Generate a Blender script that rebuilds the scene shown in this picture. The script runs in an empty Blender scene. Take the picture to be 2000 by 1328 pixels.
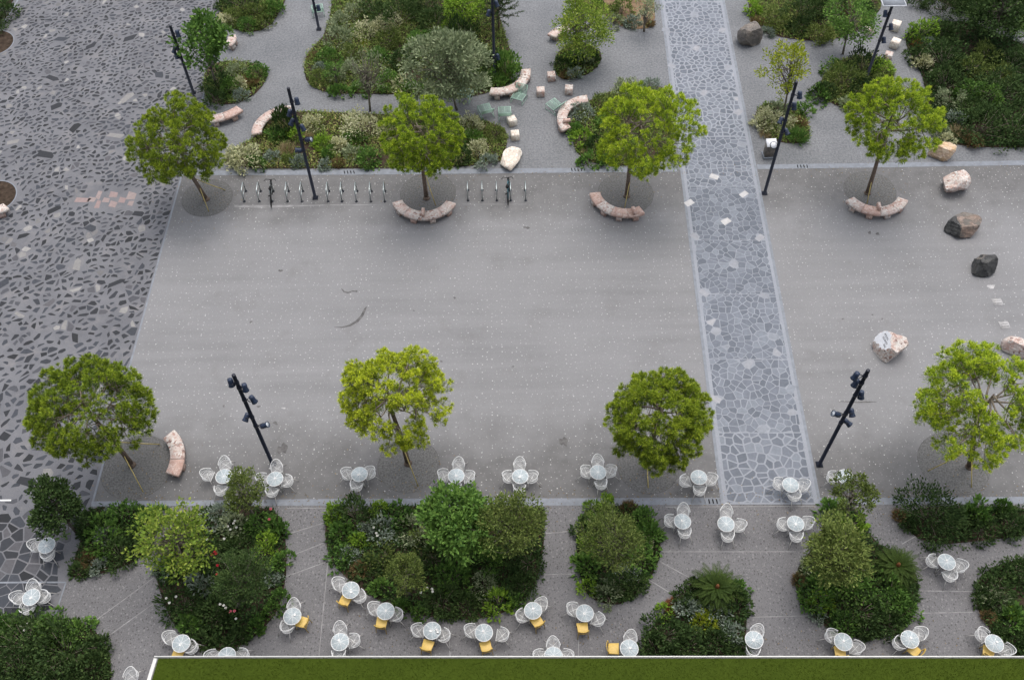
import bpy, math, random
import numpy as np
from mathutils import Matrix, Vector

# ------------------------------------------------------------------ camera, world, sun, exposure
SC = bpy.context.scene
H = 38.0                       # camera height above the square (m)
FPX = 1944.0                   # focal length in pixels of the 2000 px wide photograph
TILT = math.atan(1356.0 / FPX)  # angle from straight down
ROLL = math.radians(-0.85)
RC = Matrix.Rotation(TILT, 3, 'X') @ Matrix.Rotation(ROLL, 3, 'Z')
cam = bpy.data.objects.new('camera', bpy.data.cameras.new('camera'))
SC.collection.objects.link(cam)
cam.matrix_world = Matrix.Translation((0, 0, H)) @ RC.to_4x4()
cam.data.sensor_width = 36.0
cam.data.lens = 36.0 * FPX / 2000.0
cam.data.clip_end = 600.0
SC.camera = cam

SUN_EL, SUN_AZ = math.radians(74), math.radians(20)     # light comes from the open side beyond the trees
world = bpy.data.worlds.new('World')
SC.world = world
world.use_nodes = True
nt = world.node_tree
sky = nt.nodes.new('ShaderNodeTexSky')
sky.sky_type = 'NISHITA'
sky.sun_disc = False
sky.sun_elevation = SUN_EL
sky.sun_rotation = SUN_AZ
sky.air_density = 1.0
sky.dust_density = 4.0
hsv = nt.nodes.new('ShaderNodeHueSaturation')      # overcast: the blue of the sky is mostly veiled
hsv.inputs['Saturation'].default_value = 0.45
nt.links.new(sky.outputs[0], hsv.inputs['Color'])
nt.links.new(hsv.outputs[0], nt.nodes['Background'].inputs[0])
nt.nodes['Background'].inputs[1].default_value = 0.15
sl = bpy.data.lights.new('sun', 'SUN')
sl.energy = 0.6
sl.angle = math.radians(40)
sl.color = (1.0, 0.96, 0.9)
sun = bpy.data.objects.new('sun', sl)
SC.collection.objects.link(sun)
sd = Vector((math.sin(SUN_AZ) * math.cos(SUN_EL), math.cos(SUN_AZ) * math.cos(SUN_EL), math.sin(SUN_EL)))
sun.rotation_euler = sd.to_track_quat('Z', 'Y').to_euler()
SC.view_settings.view_transform = 'Standard'
SC.view_settings.look = 'None'
SC.view_settings.exposure = 0.77
SC.view_settings.gamma = 1.0

# ------------------------------------------------------------------ helpers
COL = SC.collection
PI = math.pi

def ray(px, py):
    return RC @ Vector(((px - 1000.0) / FPX, -(py - 664.0) / FPX, -1.0))

def at(px, py, z=0.0):
    """the point of the place seen at photograph pixel (px, py) that lies at height z"""
    d = ray(px, py)
    t = (z - H) / d.z
    return Vector((d.x * t, d.y * t, z))

def ppm(px, py, z=0.0):
    """photograph pixels per metre there"""
    d = at(px, py, z) - Vector((0, 0, H))
    return FPX / (-(RC.transposed() @ d).z)

def height_of(base, px, py):
    """height at which pixel (px, py) stands over the ground row of base"""
    d = ray(px, py)
    t = base.y / d.y
    return H + d.z * t

def A(v):
    return np.asarray(v, dtype=float)

class MB:
    def __init__(self):
        self.v, self.l, self.s, self.m, self.t = [], [], [], [], []
        self.n = 0
    def add(self, V, F, mat=0, tone=0.5):
        V = A(V).reshape(-1, 3)
        self.v.append(V)
        if isinstance(F, np.ndarray):
            self.l.append((F + self.n).ravel())
            self.s.append(np.full(len(F), F.shape[1]))
            k = len(F)
        else:
            self.l.append(np.array([i + self.n for f in F for i in f], dtype=np.int64))
            self.s.append(np.array([len(f) for f in F]))
            k = len(F)
        self.m.append(np.full(k, mat) if np.isscalar(mat) else A(mat))
        self.t.append(np.full(k, tone) if np.isscalar(tone) else A(tone))
        self.n += len(V)
    def box(self, c, size, mat=0, rot=0.0, tone=0.5, top=1.0):
        sx, sy, sz = [q / 2.0 for q in size]
        V = []
        for z, k in ((-sz, 1.0), (sz, top)):
            for x, y in ((-sx, -sy), (sx, -sy), (sx, sy), (-sx, sy)):
                V.append((x * k, y * k, z))
        V = A(V)
        if rot:
            ca, sa = math.cos(rot), math.sin(rot)
            V = np.stack([V[:, 0] * ca - V[:, 1] * sa, V[:, 0] * sa + V[:, 1] * ca, V[:, 2]], 1)
        V = V + A(c)
        self.add(V, [(3, 2, 1, 0), (4, 5, 6, 7), (0, 1, 5, 4), (1, 2, 6, 5), (2, 3, 7, 6), (3, 0, 4, 7)], mat, tone)
    def tube(self, pts, rad, n=6, mat=0, cap=True, tone=0.5):
        P = A(pts)
        k = len(P)
        R = np.full(k, rad) if np.isscalar(rad) else A(rad)
        T = np.gradient(P, axis=0)
        T /= np.linalg.norm(T, axis=1)[:, None] + 1e-9
        ref = A((0, 0, 1)) if abs(T[0][2]) < 0.9 else A((1, 0, 0))
        V = []
        for i in range(k):
            u = np.cross(T[i], ref)
            u /= np.linalg.norm(u) + 1e-9
            w = np.cross(T[i], u)
            for j in range(n):
                a = 2 * PI * j / n
                V.append(P[i] + R[i] * (u * math.cos(a) + w * math.sin(a)))
        F = []
        for i in range(k - 1):
            for j in range(n):
                F.append((i * n + j, i * n + (j + 1) % n, (i + 1) * n + (j + 1) % n, (i + 1) * n + j))
        if cap:
            F.append(tuple(range(n))[::-1])
            F.append(tuple((k - 1) * n + j for j in range(n)))
        self.add(V, F, mat, tone)
    def lathe(self, prof, n=20, mat=0, c=(0, 0, 0), tone=0.5, axis=None):
        V, F = [], []
        k = len(prof)
        for r, z in prof:
            for j in range(n):
                a = 2 * PI * j / n
                V.append((r * math.cos(a), r * math.sin(a), z))
        for i in range(k - 1):
            for j in range(n):
                F.append((i * n + j, i * n + (j + 1) % n, (i + 1) * n + (j + 1) % n, (i + 1) * n + j))
        F.append(tuple(range(n))[::-1])
        F.append(tuple((k - 1) * n + j for j in range(n)))
        V = A(V)
        if axis is not None:
            q = Vector((0, 0, 1)).rotation_difference(Vector(axis))
            M = A(q.to_matrix())
            V = V @ M.T
        self.add(V + A(c), F, mat, tone)
    def poly(self, pts, mat=0, tone=0.5):
        self.add(pts, [tuple(range(len(pts)))], mat, tone)
    def leaves(self, P, D, N, L, W, mat=0, tone=0.5):
        """diamond leaves: base P, direction D, facing N"""
        D = D / (np.linalg.norm(D, axis=1)[:, None] + 1e-9)
        S = np.cross(D, N)
        S /= np.linalg.norm(S, axis=1)[:, None] + 1e-9
        L = A(L).reshape(-1, 1)
        W = A(W).reshape(-1, 1)
        mid = P + D * L * 0.45
        V = np.stack([P, mid - S * W * 0.5, P + D * L, mid + S * W * 0.5], 1).reshape(-1, 3)
        F = np.arange(len(P) * 4).reshape(-1, 4)
        self.add(V, F, mat, tone)
    def build(self, name, mats, parent=None, smooth=False, loc=None):
        V = np.concatenate(self.v)
        Lp = np.concatenate(self.l).astype(np.int32)
        S = np.concatenate(self.s)
        me = bpy.data.meshes.new(name)
        me.vertices.add(len(V))
        me.vertices.foreach_set('co', V.astype(np.float32).ravel())
        me.loops.add(len(Lp))
        me.loops.foreach_set('vertex_index', Lp)
        me.polygons.add(len(S))
        st = np.concatenate([[0], np.cumsum(S)[:-1]]).astype(np.int32)
        me.polygons.foreach_set('loop_start', st)
        for m in (mats if isinstance(mats, (list, tuple)) else [mats]):
            me.materials.append(m)
        me.polygons.foreach_set('material_index', np.concatenate(self.m).astype(np.int32))
        if smooth:
            me.polygons.foreach_set('use_smooth', np.ones(len(S), dtype=bool))
        at_ = me.attributes.new('tone', 'FLOAT', 'FACE')
        at_.data.foreach_set('value', np.concatenate(self.t).astype(np.float32))
        me.update(calc_edges=True)
        o = bpy.data.objects.new(name, me)
        COL.objects.link(o)
        if parent is not None:
            o.parent = parent
        if loc is not None:
            o.location = loc
        return o

def tag(o, label=None, cat=None, group=None, kind=None):
    if label: o['label'] = label
    if cat: o['category'] = cat
    if group: o['group'] = group
    if kind: o['kind'] = kind
    return o

def empty(name, loc, rz=0.0):
    o = bpy.data.objects.new(name, None)
    COL.objects.link(o)
    o.location = loc
    o.rotation_euler = (0, 0, rz)
    o.empty_display_size = 0.2
    return o

def copy_tree(o, parent=None):
    c = o.copy()
    COL.objects.link(c)
    if parent is not None:
        c.parent = parent
    for ch in list(o.children):
        copy_tree(ch, c)
    return c

# ------------------------------------------------------------------ materials
def new_mat(name, rough=0.8, spec=0.3):
    m = bpy.data.materials.new(name)
    m.use_nodes = True
    b = m.node_tree.nodes['Principled BSDF']
    b.inputs['Roughness'].default_value = rough
    b.inputs['Specular IOR Level'].default_value = spec
    return m, m.node_tree, b

def rgb(c):
    return (c[0], c[1], c[2], 1.0)

def ramp(nt, src, stops, interp='LINEAR'):
    r = nt.nodes.new('ShaderNodeValToRGB')
    r.color_ramp.interpolation = interp
    el = r.color_ramp.elements
    el[0].position, el[0].color = stops[0][0], rgb(stops[0][1])
    el[1].position, el[1].color = stops[-1][0], rgb(stops[-1][1])
    for p, c in stops[1:-1]:
        e = el.new(p)
        e.color = rgb(c)
    nt.links.new(src, r.inputs[0])
    return r.outputs[0]

def wpos(nt, scale=(1, 1, 1)):
    g = nt.nodes.new('ShaderNodeNewGeometry')
    mp = nt.nodes.new('ShaderNodeMapping')
    mp.inputs['Scale'].default_value = scale
    nt.links.new(g.outputs['Position'], mp.inputs[0])
    return mp.outputs[0]

def noise(nt, vec, scale, detail=4, rough=0.6):
    n = nt.nodes.new('ShaderNodeTexNoise')
    n.inputs['Scale'].default_value = scale
    n.inputs['Detail'].default_value = detail
    n.inputs['Roughness'].default_value = rough
    nt.links.new(vec, n.inputs['Vector'])
    return n.outputs['Fac']

def mix(nt, fac, a, b, mode='MIX'):
    m = nt.nodes.new('ShaderNodeMix')
    m.data_type = 'RGBA'
    m.blend_type = mode
    if isinstance(fac, float): m.inputs[0].default_value = fac
    else: nt.links.new(fac, m.inputs[0])
    for i, q in ((6, a), (7, b)):
        if isinstance(q, tuple): m.inputs[i].default_value = rgb(q)
        else: nt.links.new(q, m.inputs[i])
    return m.outputs[2]

def mathn(nt, op, a, b=None):
    m = nt.nodes.new('ShaderNodeMath')
    m.operation = op
    for i, q in ((0, a), (1, b)):
        if q is None: continue
        if isinstance(q, (int, float)): m.inputs[i].default_value = q
        else: nt.links.new(q, m.inputs[i])
    return m.outputs[0]

def bump(nt, b, h, strength=0.4, dist=0.02):
    n = nt.nodes.new('ShaderNodeBump')
    n.inputs['Strength'].default_value = strength
    n.inputs['Distance'].default_value = dist
    nt.links.new(h, n.inputs['Height'])
    nt.links.new(n.outputs[0], b.inputs['Normal'])

def leaf_mat(name, stops, transl=0.25, rough=0.55, spot=0.35, gain=1.9):
    """leaves: each leaf has its own hue out of the ramp, drifting a little from place to place"""
    stops = [(q, tuple(min(.8, x * gain) for x in c)) for q, c in stops]
    m, nt, b = new_mat(name, 0.75, 0.10)
    g = nt.nodes.new('ShaderNodeNewGeometry')
    at_ = nt.nodes.new('ShaderNodeAttribute')
    at_.attribute_name = 'tone'
    oi = nt.nodes.new('ShaderNodeObjectInfo')
    n = noise(nt, g.outputs['Position'], 1.3, 2)
    v = mathn(nt, 'MULTIPLY', g.outputs['Random Per Island'], 0.45)
    v2 = mathn(nt, 'MULTIPLY', at_.outputs['Fac'], 0.40)
    v3 = mathn(nt, 'MULTIPLY', n, spot)
    v4 = mathn(nt, 'MULTIPLY', oi.outputs['Random'], 0.16)
    s = mathn(nt, 'ADD', mathn(nt, 'ADD', v, v2), mathn(nt, 'ADD', v3, v4))
    s = mathn(nt, 'SUBTRACT', s, 0.18)
    c = ramp(nt, s, stops)
    nt.links.new(c, b.inputs['Base Color'])
    t = nt.nodes.new('ShaderNodeBsdfTranslucent')
    nt.links.new(c, t.inputs[0])
    mx = nt.nodes.new('ShaderNodeMixShader')
    mx.inputs[0].default_value = transl
    nt.links.new(b.outputs[0], mx.inputs[1])
    nt.links.new(t.outputs[0], mx.inputs[2])
    nt.links.new(mx.outputs[0], nt.nodes['Material Output'].inputs[0])
    return m

def plain(name, c, rough=0.5, spec=0.4, metal=0.0, var=0.12, scale=9.0):
    m, nt, b = new_mat(name, rough, spec)
    n = noise(nt, wpos(nt), scale, 4)
    lo = tuple(q * (1 - var) for q in c)
    hi = tuple(min(1, q * (1 + var)) for q in c)
    nt.links.new(ramp(nt, n, [(0.3, lo), (0.7, hi)]), b.inputs['Base Color'])
    b.inputs['Metallic'].default_value = metal
    return m

# asphalt with white chips
def asphalt_mat():
    m, nt, b = new_mat('asphalt_chips', 0.85, 0.25)
    p = wpos(nt)
    big = noise(nt, p, 0.22, 5, 0.62)
    streak = noise(nt, wpos(nt, (0.05, 0.9, 1)), 1.4, 4, 0.6)
    fine = noise(nt, p, 55, 2)
    base = ramp(nt, big, [(0.3, (0.178, 0.177, 0.179)), (0.7, (0.225, 0.223, 0.226))])
    base = mix(nt, ramp(nt, streak, [(0.35, (0, 0, 0)), (0.75, (1, 1, 1))]), base, (0.232, 0.230, 0.233))
    base = mix(nt, 0.5, base, ramp(nt, fine, [(0.3, (0.35, 0.35, 0.35)), (0.7, (0.65, 0.65, 0.65))]), 'OVERLAY')
    grime = ramp(nt, noise(nt, p, 0.5, 6, 0.7), [(0.56, (0, 0, 0)), (0.74, (0.5, 0.5, 0.5))])
    base = mix(nt, grime, base, (0.155, 0.150, 0.147))
    # the strips along the two drains, under the trees and tables, are darker and mottled, with uneven edges
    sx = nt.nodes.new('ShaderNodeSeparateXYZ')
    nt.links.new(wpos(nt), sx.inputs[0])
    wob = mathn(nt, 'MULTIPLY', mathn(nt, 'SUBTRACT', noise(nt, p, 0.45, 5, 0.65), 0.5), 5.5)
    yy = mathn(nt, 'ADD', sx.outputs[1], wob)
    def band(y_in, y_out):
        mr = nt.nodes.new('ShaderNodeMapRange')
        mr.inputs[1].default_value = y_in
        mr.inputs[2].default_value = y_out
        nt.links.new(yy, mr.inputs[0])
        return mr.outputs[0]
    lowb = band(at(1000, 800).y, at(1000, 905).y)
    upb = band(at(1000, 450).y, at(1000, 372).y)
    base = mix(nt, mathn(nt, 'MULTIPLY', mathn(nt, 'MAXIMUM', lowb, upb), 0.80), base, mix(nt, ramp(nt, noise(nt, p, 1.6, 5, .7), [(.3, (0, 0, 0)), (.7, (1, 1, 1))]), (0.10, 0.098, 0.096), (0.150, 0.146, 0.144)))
    v = nt.nodes.new('ShaderNodeTexVoronoi')
    v.voronoi_dimensions = '2D'
    v.inputs['Scale'].default_value = 4.4
    nt.links.new(wpos(nt), v.inputs['Vector'])
    sep = nt.nodes.new('ShaderNodeSeparateColor')
    nt.links.new(v.outputs['Color'], sep.inputs[0])
    r = mathn(nt, 'MULTIPLY', mathn(nt, 'POWER', sep.outputs[0], 2.2), 0.085)
    chip = mathn(nt, 'LESS_THAN', v.outputs['Distance'], mathn(nt, 'ADD', r, 0.040))
    chip = mathn(nt, 'MULTIPLY', chip, 0.70)
    base = mix(nt, chip, base, mix(nt, sep.outputs[1], (0.36, 0.355, 0.35), (0.60, 0.59, 0.57)))
    nt.links.new(base, b.inputs['Base Color'])
    bump(nt, b, fine, 0.25, 0.004)
    return m

def gravel_mat():
    m, nt, b = new_mat('gravel', 0.95, 0.15)
    p = wpos(nt)
    big = noise(nt, p, 0.35, 5, 0.6)
    fine = noise(nt, p, 9, 3, 0.8)
    grit = noise(nt, p, 30, 2, 0.7)
    c = ramp(nt, big, [(0.3, (0.145, 0.15, 0.157)), (0.72, (0.20, 0.203, 0.21))])
    c = mix(nt, 0.8, c, ramp(nt, fine, [(0.3, (0.28, 0.28, 0.28)), (0.7, (0.72, 0.72, 0.72))]), 'OVERLAY')
    c = mix(nt, 0.5, c, ramp(nt, grit, [(0.3, (0.25, 0.25, 0.25)), (0.7, (0.75, 0.75, 0.75))]), 'OVERLAY')
    nt.links.new(c, b.inputs['Base Color'])
    bump(nt, b, fine, 0.5, 0.02)
    return m

def terrace_mat():
    m, nt, b = new_mat('terrace_concrete', 0.85, 0.25)
    p = wpos(nt)
    big = noise(nt, p, 0.4, 5, 0.6)
    c = ramp(nt, big, [(0.3, (0.135, 0.132, 0.136)), (0.7, (0.18, 0.176, 0.18))])
    for sc, col, th, k in ((7.0, (0.055, 0.052, 0.052), 0.17, 0.6), (5.2, (0.26, 0.255, 0.255), 0.14, 0.6), (19.0, (0.085, 0.082, 0.083), 0.26, 0.5), (13.0, (0.24, 0.235, 0.235), 0.2, 0.4)):
        v = nt.nodes.new('ShaderNodeTexVoronoi')
        v.voronoi_dimensions = '2D'
        v.inputs['Scale'].default_value = sc
        nt.links.new(wpos(nt, (1.0, 0.83, 1)), v.inputs['Vector'])
        sep = nt.nodes.new('ShaderNodeSeparateColor')
        nt.links.new(v.outputs['Color'], sep.inputs[0])
        f = mathn(nt, 'LESS_THAN', v.outputs['Distance'], mathn(nt, 'MULTIPLY', sep.outputs[0], th * 1.5))
        c = mix(nt, mathn(nt, 'MULTIPLY', f, k), c, col)
    nt.links.new(c, b.inputs['Base Color'])
    return m

def tone_mat(name, stops, rough=0.7, nscale=6.0, amt=0.35, spec=0.35):
    """one face one tone (stones of a mosaic), with a mottled surface"""
    m, nt, b = new_mat(name, rough, spec)
    a = nt.nodes.new('ShaderNodeAttribute')
    a.attribute_name = 'tone'
    c = ramp(nt, a.outputs['Fac'], stops)
    n = noise(nt, wpos(nt), nscale, 5, 0.7)
    c = mix(nt, amt, c, ramp(nt, n, [(0.25, (0.15, 0.15, 0.15)), (0.75, (0.85, 0.85, 0.85))]), 'OVERLAY')
    nt.links.new(c, b.inputs['Base Color'])
    bump(nt, b, n, 0.2, 0.01)
    return m

def mortar_mat(name, lo, hi, pink):
    m, nt, b = new_mat(name, 0.85, 0.25)
    p = wpos(nt)
    c = ramp(nt, noise(nt, p, 0.45, 6, 0.65), [(0.3, lo), (0.72, hi)])
    c = mix(nt, ramp(nt, noise(nt, p, 1.1, 3), [(0.52, (0, 0, 0)), (0.75, (0.6, 0.6, 0.6))]), c, pink)
    c = mix(nt, 0.35, c, ramp(nt, noise(nt, p, 30, 3, 0.7), [(0.25, (0.2, 0.2, 0.2)), (0.75, (0.8, 0.8, 0.8))]), 'OVERLAY')
    nt.links.new(c, b.inputs['Base Color'])
    return m

def breccia_mat(name, cells, stops, vein, edge=(0.33, 0.2, 0.16)):
    """marble breccia: angular clasts in a matrix, in the stone's own coordinates"""
    m, nt, b = new_mat(name, 0.7, 0.35)
    g = nt.nodes.new('ShaderNodeNewGeometry')
    n0 = nt.nodes.new('ShaderNodeTexNoise')
    n0.inputs['Scale'].default_value = 5
    nt.links.new(g.outputs['Position'], n0.inputs['Vector'])
    add = nt.nodes.new('ShaderNodeVectorMath')
    add.operation = 'MULTIPLY_ADD'
    add.inputs[1].default_value = (0.22, 0.22, 0.22)
    nt.links.new(n0.outputs['Color'], add.inputs[0])
    nt.links.new(g.outputs['Position'], add.inputs[2])
    v = nt.nodes.new('ShaderNodeTexVoronoi')
    v.inputs['Scale'].default_value = cells
    nt.links.new(add.outputs[0], v.inputs['Vector'])
    sep = nt.nodes.new('ShaderNodeSeparateColor')
    nt.links.new(v.outputs['Color'], sep.inputs[0])
    c = ramp(nt, sep.outputs[0], stops, 'CONSTANT')
    big = noise(nt, g.outputs['Position'], 1.6, 3)
    c = mix(nt, ramp(nt, big, [(0.48, (0, 0, 0)), (0.62, (0.65, 0.65, 0.65))]), c, vein)
    e = nt.nodes.new('ShaderNodeTexVoronoi')
    e.feature = 'DISTANCE_TO_EDGE'
    e.inputs['Scale'].default_value = cells
    nt.links.new(add.outputs[0], e.inputs['Vector'])
    ed = mathn(nt, 'LESS_THAN', e.outputs['Distance'], 0.05)
    c = mix(nt, mathn(nt, 'MULTIPLY', ed, 0.45), c, edge)
    fine = noise(nt, g.outputs['Position'], 24, 4, 0.7)
    c = mix(nt, 0.5, c, ramp(nt, fine, [(0.25, (0.2, 0.2, 0.2)), (0.75, (0.8, 0.8, 0.8))]), 'OVERLAY')
    nt.links.new(c, b.inputs['Base Color'])
    bump(nt, b, fine, 0.5, 0.02)
    return m

M = {}
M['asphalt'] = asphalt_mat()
M['gravel'] = gravel_mat()
M['terrace'] = terrace_mat()
M['joint'] = plain('joint_line', (0.255, 0.25, 0.25), 0.9, 0.2, var=0.3, scale=3)
M['stain'] = plain('stain_dark', (0.10, 0.096, 0.094), 0.7, 0.3, var=0.4, scale=5)
M['stain_pale'] = plain('stain_pale', (0.40, 0.39, 0.385), 0.8, 0.3, var=0.25, scale=5)
M['mortar'] = mortar_mat('mosaic_mortar', (0.118, 0.119, 0.130), (0.178, 0.178, 0.188), (0.215, 0.205, 0.203))
M['mosaic'] = tone_mat('mosaic_stone', [(0.0, (0.010, 0.011, 0.013)), (0.4, (0.021, 0.023, 0.028)), (0.55, (0.042, 0.047, 0.058)),
    (0.70, (0.085, 0.083, 0.09)), (0.80, (0.21, 0.203, 0.195)), (0.9, (0.29, 0.28, 0.265)), (1.0, (0.255, 0.182, 0.172))], 0.65, 7, 0.3)
M['path_mortar'] = mortar_mat('path_mortar', (0.24, 0.253, 0.28), (0.295, 0.31, 0.34), (0.28, 0.285, 0.305))
M['path_stone'] = tone_mat('path_stone', [(0.0, (0.085, 0.098, 0.12)), (0.5, (0.135, 0.15, 0.18)), (0.8, (0.19, 0.21, 0.24)), (0.92, (0.36, 0.35, 0.36)), (1.0, (0.66, 0.64, 0.60))], 0.6, 5, 0.28)
M['kerb'] = plain('drain_kerb', (0.21, 0.225, 0.25), 0.8, 0.3, var=0.16, scale=4)
M['dark'] = plain('dark_void', (0.012, 0.012, 0.013), 0.9, 0.1)
M['pit'] = plain('pit_resin_gravel', (0.132, 0.13, 0.126), 0.95, 0.15, var=0.4, scale=14)
M['soil'] = plain('planting_soil', (0.05, 0.036, 0.026), 0.95, 0.1, var=0.5, scale=4)
M['soil_dry'] = plain('dry_soil', (0.20, 0.135, 0.085), 0.95, 0.1, var=0.3, scale=4)
M['navy'] = plain('navy_paint', (0.004, 0.006, 0.016), 0.4, 0.5, var=0.15)
M['lamp_blue'] = plain('lamp_head_paint', (0.018, 0.030, 0.062), 0.4, 0.5, var=0.2)
M['lens'] = plain('lamp_lens', (0.62, 0.66, 0.7), 0.15, 0.6, var=0.05)
M['white'] = plain('white_powder_coat', (0.78, 0.78, 0.77), 0.5, 0.4, var=0.06)
M['white_leg'] = plain('white_leg_paint', (0.55, 0.53, 0.5), 0.5, 0.4, var=0.1)
M['mesh'] = plain('white_wire_mesh', (0.66, 0.66, 0.655), 0.5, 0.4, var=0.06)
M['tabletop'] = plain('table_paint', (0.54, 0.61, 0.635), 0.4, 0.5, var=0.05)
M['yellow'] = plain('yellow_lacquer', (0.60, 0.41, 0.10), 0.45, 0.4, var=0.1, scale=14)
M['mint'] = plain('mint_paint', (0.36, 0.52, 0.43), 0.5, 0.4, var=0.1)
M['steel'] = plain('brushed_steel', (0.42, 0.46, 0.455), 0.3, 0.5, metal=0.8, var=0.08)
M['rubber'] = plain('tyre_rubber', (0.014, 0.014, 0.015), 0.8, 0.2)
M['bike_dark'] = plain('bicycle_paint_dark', (0.02, 0.02, 0.022), 0.35, 0.5)
M['bike_teal'] = plain('bicycle_paint_teal', (0.03, 0.12, 0.15), 0.35, 0.5)
M['breccia'] = breccia_mat('pink_breccia', 11.0, [(0.0, (0.550, 0.473, 0.421)), (0.28, (0.602, 0.542, 0.499)), (0.482, (0.499, 0.361, 0.310)), (0.585, (0.636, 0.602, 0.559)), (0.9, (0.378, 0.241, 0.198)), (0.96, (0.215, 0.146, 0.129))], (0.516, 0.361, 0.310))
M['breccia_red'] = breccia_mat('red_breccia', 11.0, [(0.0, (0.54, 0.38, 0.32)), (0.4, (0.60, 0.46, 0.40)), (0.7, (0.45, 0.29, 0.24)), (0.9, (0.64, 0.54, 0.48))], (0.52, 0.34, 0.28))
M['limestone'] = breccia_mat('pale_limestone', 5.0, [(0.0, (0.72, 0.66, 0.57)), (0.4, (0.76, 0.71, 0.63)), (0.8, (0.66, 0.58, 0.49))], (0.72, 0.62, 0.52))
M['tan_stone'] = breccia_mat('tan_stone', 4.0, [(0.0, (0.55, 0.42, 0.29)), (0.4, (0.62, 0.50, 0.37)), (0.8, (0.48, 0.34, 0.21))], (0.60, 0.40, 0.22))
M['brown_stone'] = breccia_mat('brown_stone', 2.5, [(0.0, (0.21, 0.165, 0.135)), (0.4, (0.26, 0.20, 0.165)), (0.8, (0.13, 0.115, 0.10))], (0.30, 0.205, 0.155), (0.08, 0.065, 0.055))
M['black_stone'] = breccia_mat('black_stone', 3.0, [(0.0, (0.05, 0.05, 0.05)), (0.4, (0.075, 0.075, 0.074)), (0.8, (0.035, 0.035, 0.036))], (0.10, 0.098, 0.092), (0.02, 0.02, 0.02))
M['grey_stone'] = breccia_mat('grey_stone', 3.0, [(0.0, (0.14, 0.125, 0.112)), (0.4, (0.18, 0.16, 0.14)), (0.8, (0.10, 0.09, 0.082))], (0.22, 0.185, 0.155), (0.06, 0.055, 0.05))
M['plaque'] = plain('pale_plaque', (0.72, 0.73, 0.76), 0.55, 0.4, var=0.08)
M['ink'] = plain('inscription_ink', (0.03, 0.03, 0.04), 0.6, 0.3)
M['bark'] = plain('bark', (0.165, 0.125, 0.10), 0.95, 0.1, var=0.45, scale=10)
M['bark_grey'] = plain('bark_grey', (0.17, 0.15, 0.125), 0.95, 0.1, var=0.35, scale=10)
M['twig'] = plain('twig', (0.24, 0.20, 0.16), 0.95, 0.1, var=0.3, scale=12)
M['strap'] = plain('yellow_strap', (0.55, 0.44, 0.17), 0.8, 0.2)
M['rim'] = plain('white_edging', (0.66, 0.65, 0.61), 0.6, 0.3, var=0.05)
M['facade'] = plain('facade_render', (0.22, 0.22, 0.22), 0.8, 0.2)

LM = {}
LM['pine'] = leaf_mat('pine_needles', [(0.0, (0.020, 0.036, 0.008)), (0.28, (0.054, 0.088, 0.012)), (0.5, (0.169, 0.225, 0.02)), (0.75, (0.298, 0.36, 0.03)), (1.0, (0.397, 0.45, 0.05))], 0.22, gain=2.5, spot=.2)
LM['pine_deep'] = leaf_mat('deep_pine_needles', [(0.0, (0.014, 0.028, 0.008)), (0.28, (0.040, 0.067, 0.012)), (0.5, (0.119, 0.167, 0.018)), (0.75, (0.228, 0.270, 0.026)), (1.0, (0.321, 0.344, 0.04))], 0.22, gain=1.95, spot=.2)
LM['pine_gold'] = leaf_mat('golden_pine_needles', [(0.0, (0.028, 0.042, 0.009)), (0.28, (0.08, 0.105, 0.014)), (0.5, (0.23, 0.265, 0.02)), (0.75, (0.36, 0.40, 0.03)), (1.0, (0.47, 0.49, 0.05))], 0.22, gain=2.7, spot=.2)
LM['cycad'] = leaf_mat('cycad_leaf', [(0.0, (0.012, 0.022, 0.006)), (0.5, (0.035, 0.058, 0.012)), (1.0, (0.085, 0.115, 0.025))], 0.12, gain=1.3)
LM['lime'] = leaf_mat('lime_leaf', [(0.0, (0.04, 0.075, 0.014)), (0.5, (0.105, 0.155, 0.024)), (1.0, (0.28, 0.31, 0.06))], 0.35, gain=1.9)
LM['dark'] = leaf_mat('dark_leaf', [(0.0, (0.010, 0.019, 0.007)), (0.5, (0.026, 0.046, 0.014)), (1.0, (0.066, 0.096, 0.030))], 0.15, gain=1.95)
LM['mid'] = leaf_mat('mid_leaf', [(0.0, (0.016, 0.036, 0.010)), (0.5, (0.044, 0.086, 0.018)), (1.0, (0.105, 0.17, 0.035))], 0.2, gain=2.35)
LM['bright'] = leaf_mat('bright_leaf', [(0.0, (0.04, 0.075, 0.012)), (0.5, (0.10, 0.17, 0.02)), (1.0, (0.22, 0.30, 0.04))], 0.25)
LM['yellow'] = leaf_mat('yellow_leaf', [(0.0, (0.09, 0.13, 0.014)), (0.5, (0.20, 0.25, 0.02)), (1.0, (0.42, 0.42, 0.05))], 0.28, gain=1.2)
LM['olive'] = leaf_mat('olive_leaf', [(0.0, (0.024, 0.036, 0.010)), (0.5, (0.070, 0.095, 0.024)), (1.0, (0.165, 0.19, 0.055))], 0.2)
LM['sage'] = leaf_mat('sage_leaf', [(0.0, (0.05, 0.07, 0.035)), (0.5, (0.13, 0.155, 0.085)), (1.0, (0.27, 0.29, 0.18))], 0.2)
LM['silver'] = leaf_mat('silver_leaf', [(0.0, (0.07, 0.10, 0.075)), (0.5, (0.18, 0.22, 0.17)), (1.0, (0.38, 0.43, 0.36))], 0.15, gain=1.2)
LM['cream'] = leaf_mat('cream_leaf', [(0.0, (0.07, 0.085, 0.045)), (0.4, (0.22, 0.225, 0.125)), (0.7, (0.40, 0.39, 0.25)), (1.0, (0.55, 0.52, 0.36))], 0.25, gain=1.9)
LM['brown'] = leaf_mat('brown_leaf', [(0.0, (0.04, 0.03, 0.016)), (0.5, (0.105, 0.075, 0.035)), (1.0, (0.21, 0.15, 0.07))], 0.2)
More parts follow.
